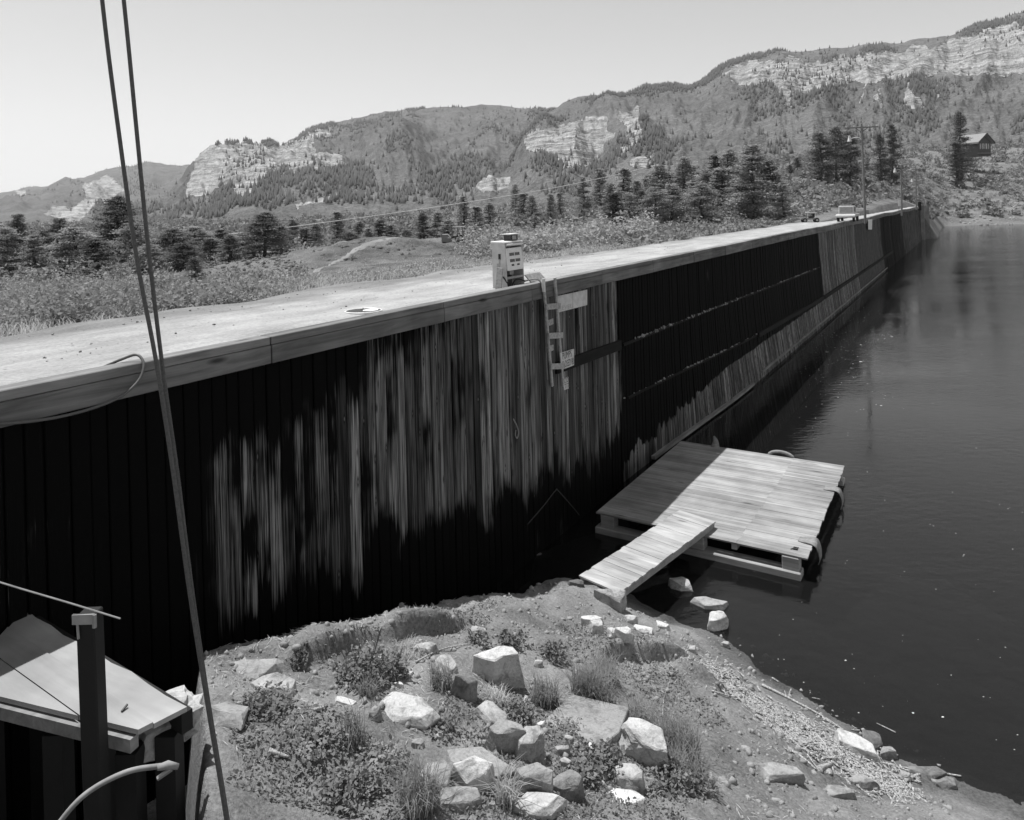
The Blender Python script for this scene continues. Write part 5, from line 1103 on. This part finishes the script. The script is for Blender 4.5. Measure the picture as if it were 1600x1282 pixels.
G().tube([(1.4, .1, 1.45), (1.4, .1, 2.2)], .05, 6).build('exhaust', M['iron'], tr_)
for sy in (-.5, .5): G().bar((.3, sy, 1.2), (-1.0, sy, .75), .1, .16).build('lift_arm', M['iron'], tr_)
G().prism([(-.9, -.95, .25), (-1.5, -.95, .2), (-2.3, -.95, .35), (-2.2, -.95, 1.35), (-1.4, -.95, 1.35), (-.95, -.95, .8)], (0, 1.9, 0)).build('bucket', M['yellow'], tr_, bev=.03)

# ------------------------------------------------------------------ cabin, overhead wire, far shore
b = row_depth(1541, 318); a_, e_ = ray(1541, 231); b.z = max(b.z, CAMZ+e_*318-.8); k = b.y/F
cabn = empty('cabin', b, 'dark cabin with a pale overhanging gable roof at the right edge of the hillside', 'cabin', None, .35); cabn.scale = (k*.85,)*3
G().prism([(-16, 0, -12), (16, 0, -12), (16, 0, 14), (0, 0, 26), (-16, 0, 14)], (0, 40, 0)).build('wall', M['bark'], cabn)
for s1 in (-1, 1): G().prism([(0, -5, 30), (s1*22, -5, 13.5), (s1*22, -5, 10.5), (0, -5, 26.5)], (0, 50, 0)).build('roof', M['yellow'], cabn)
G().prism([(-21, -5.4, 11), (0, -5.4, 27), (21, -5.4, 11), (21, -5.4, 13.5), (0, -5.4, 30.5), (-21, -5.4, 13.5)], (0, .35, 0)).build('barge_board', M['iron'], cabn)
for x in (-9, 0, 7):
    o = G().box((x, -.2, 6), (2.4, .3, 4.5)).build('window', M['glass'], cabn); G().box((x-2.6, -.4, 6), (.5, .4, 5)).box((x+2.6, -.4, 6), (.5, .4, 5)).build('frame', M['white'], o)
G().box((0, -4, -7), (18, 4, .8)).build('porch', M['rail'], cabn)
q = [at(u, v, d) for u, v, d in ((338, 368, 88), (430, 358, 90), (560, 341, 93), (700, 321, 96), (850, 297, 99), (970, 272, 102), (1010, 262, 103))]; c = q[0].copy(); o = G().tube([x-c for x in cat_rom(q, 6)], .045, 5).build('overhead_wire', M['wire'], sm=True); o.location = c; tag(o, 'single pale overhead wire crossing in front of the mountains', 'wire')
b = atz(1449, 358, 0); o = empty('white_float', b, 'white barrel float in the water at the far dam end', 'float'); G().tube([(0, 0, -.3), (0, 0, 1.0), (0, 0, 1.25)], [.55, .55, .4], 12).build('barrel', M['white'], o); G().tube([(0, 0, 1.2), (0, 0, 1.8)], .06, 6).build('stem', M['iron'], o)
b = land(1532, 322, 180, 400); o = empty('far_jetty', b, 'small white jetty with a dark boat hull on the far shore', 'jetty', None, .05); G().box((-3, 0, .5), (4.5, .8, .12)).build('deck', M['white'], o)
for x in (-6.5, -3, .5): G().box((x, 0, -.2), (.15, .6, .6)).build('trestle', M['bark'], o)
G().prism([(.8, -.7, .65), (4.6, -.7, .65), (4.3, -.6, .0), (1.1, -.6, .0)], (0, 1.4, 0)).build('hull', M['iron'], o)
p = atz(1407, 331, 7.05); o = empty('road_sign', p, 'small white square notice beside the second lamp pole', 'notice'); G().box((0, 0, 1.3), (.32, .02, .42)).build('board', M['white'], o)
for x in (-.2, .2): G().tube([(x, .05, -.1), (x, .05, 1.6)], .04, 6).build('leg', M['pole'], o)
pts = []; sz = []
for k in range(500):
    u = random.uniform(1440, 1640); d = random.uniform(228, 262); a, _ = ray(u, 340); x = a*d; pts.append((x, d, float(h_land(x, d)))); sz.append(random.uniform(.1, .5)*random.random()+.06)
clods('shore_stones', 'pale stones along the far shoreline', pts, sz, M['rock'], cat='stones')

# ------------------------------------------------------------------ thin summer haze
hz = G().box((0, 2930, 200), (6500, 3000, 330)).build('haze', M['iron']); hz['kind'] = 'stuff'; hz['label'] = 'thin pale haze filling the valley'
hm = bpy.data.materials.new('haze_air'); hm.use_nodes = True; ht = hm.node_tree; ht.nodes.remove(ht.nodes['Principled BSDF'])
pv = ht.nodes.new('ShaderNodeVolumePrincipled'); pv.inputs['Color'].default_value = (.9, .9, .9, 1); pv.inputs['Density'].default_value = HAZE; pv.inputs['Anisotropy'].default_value = 0.3
ht.links.new(pv.outputs[0], ht.nodes['Material Output'].inputs['Volume']); hz.data.materials[0] = hm
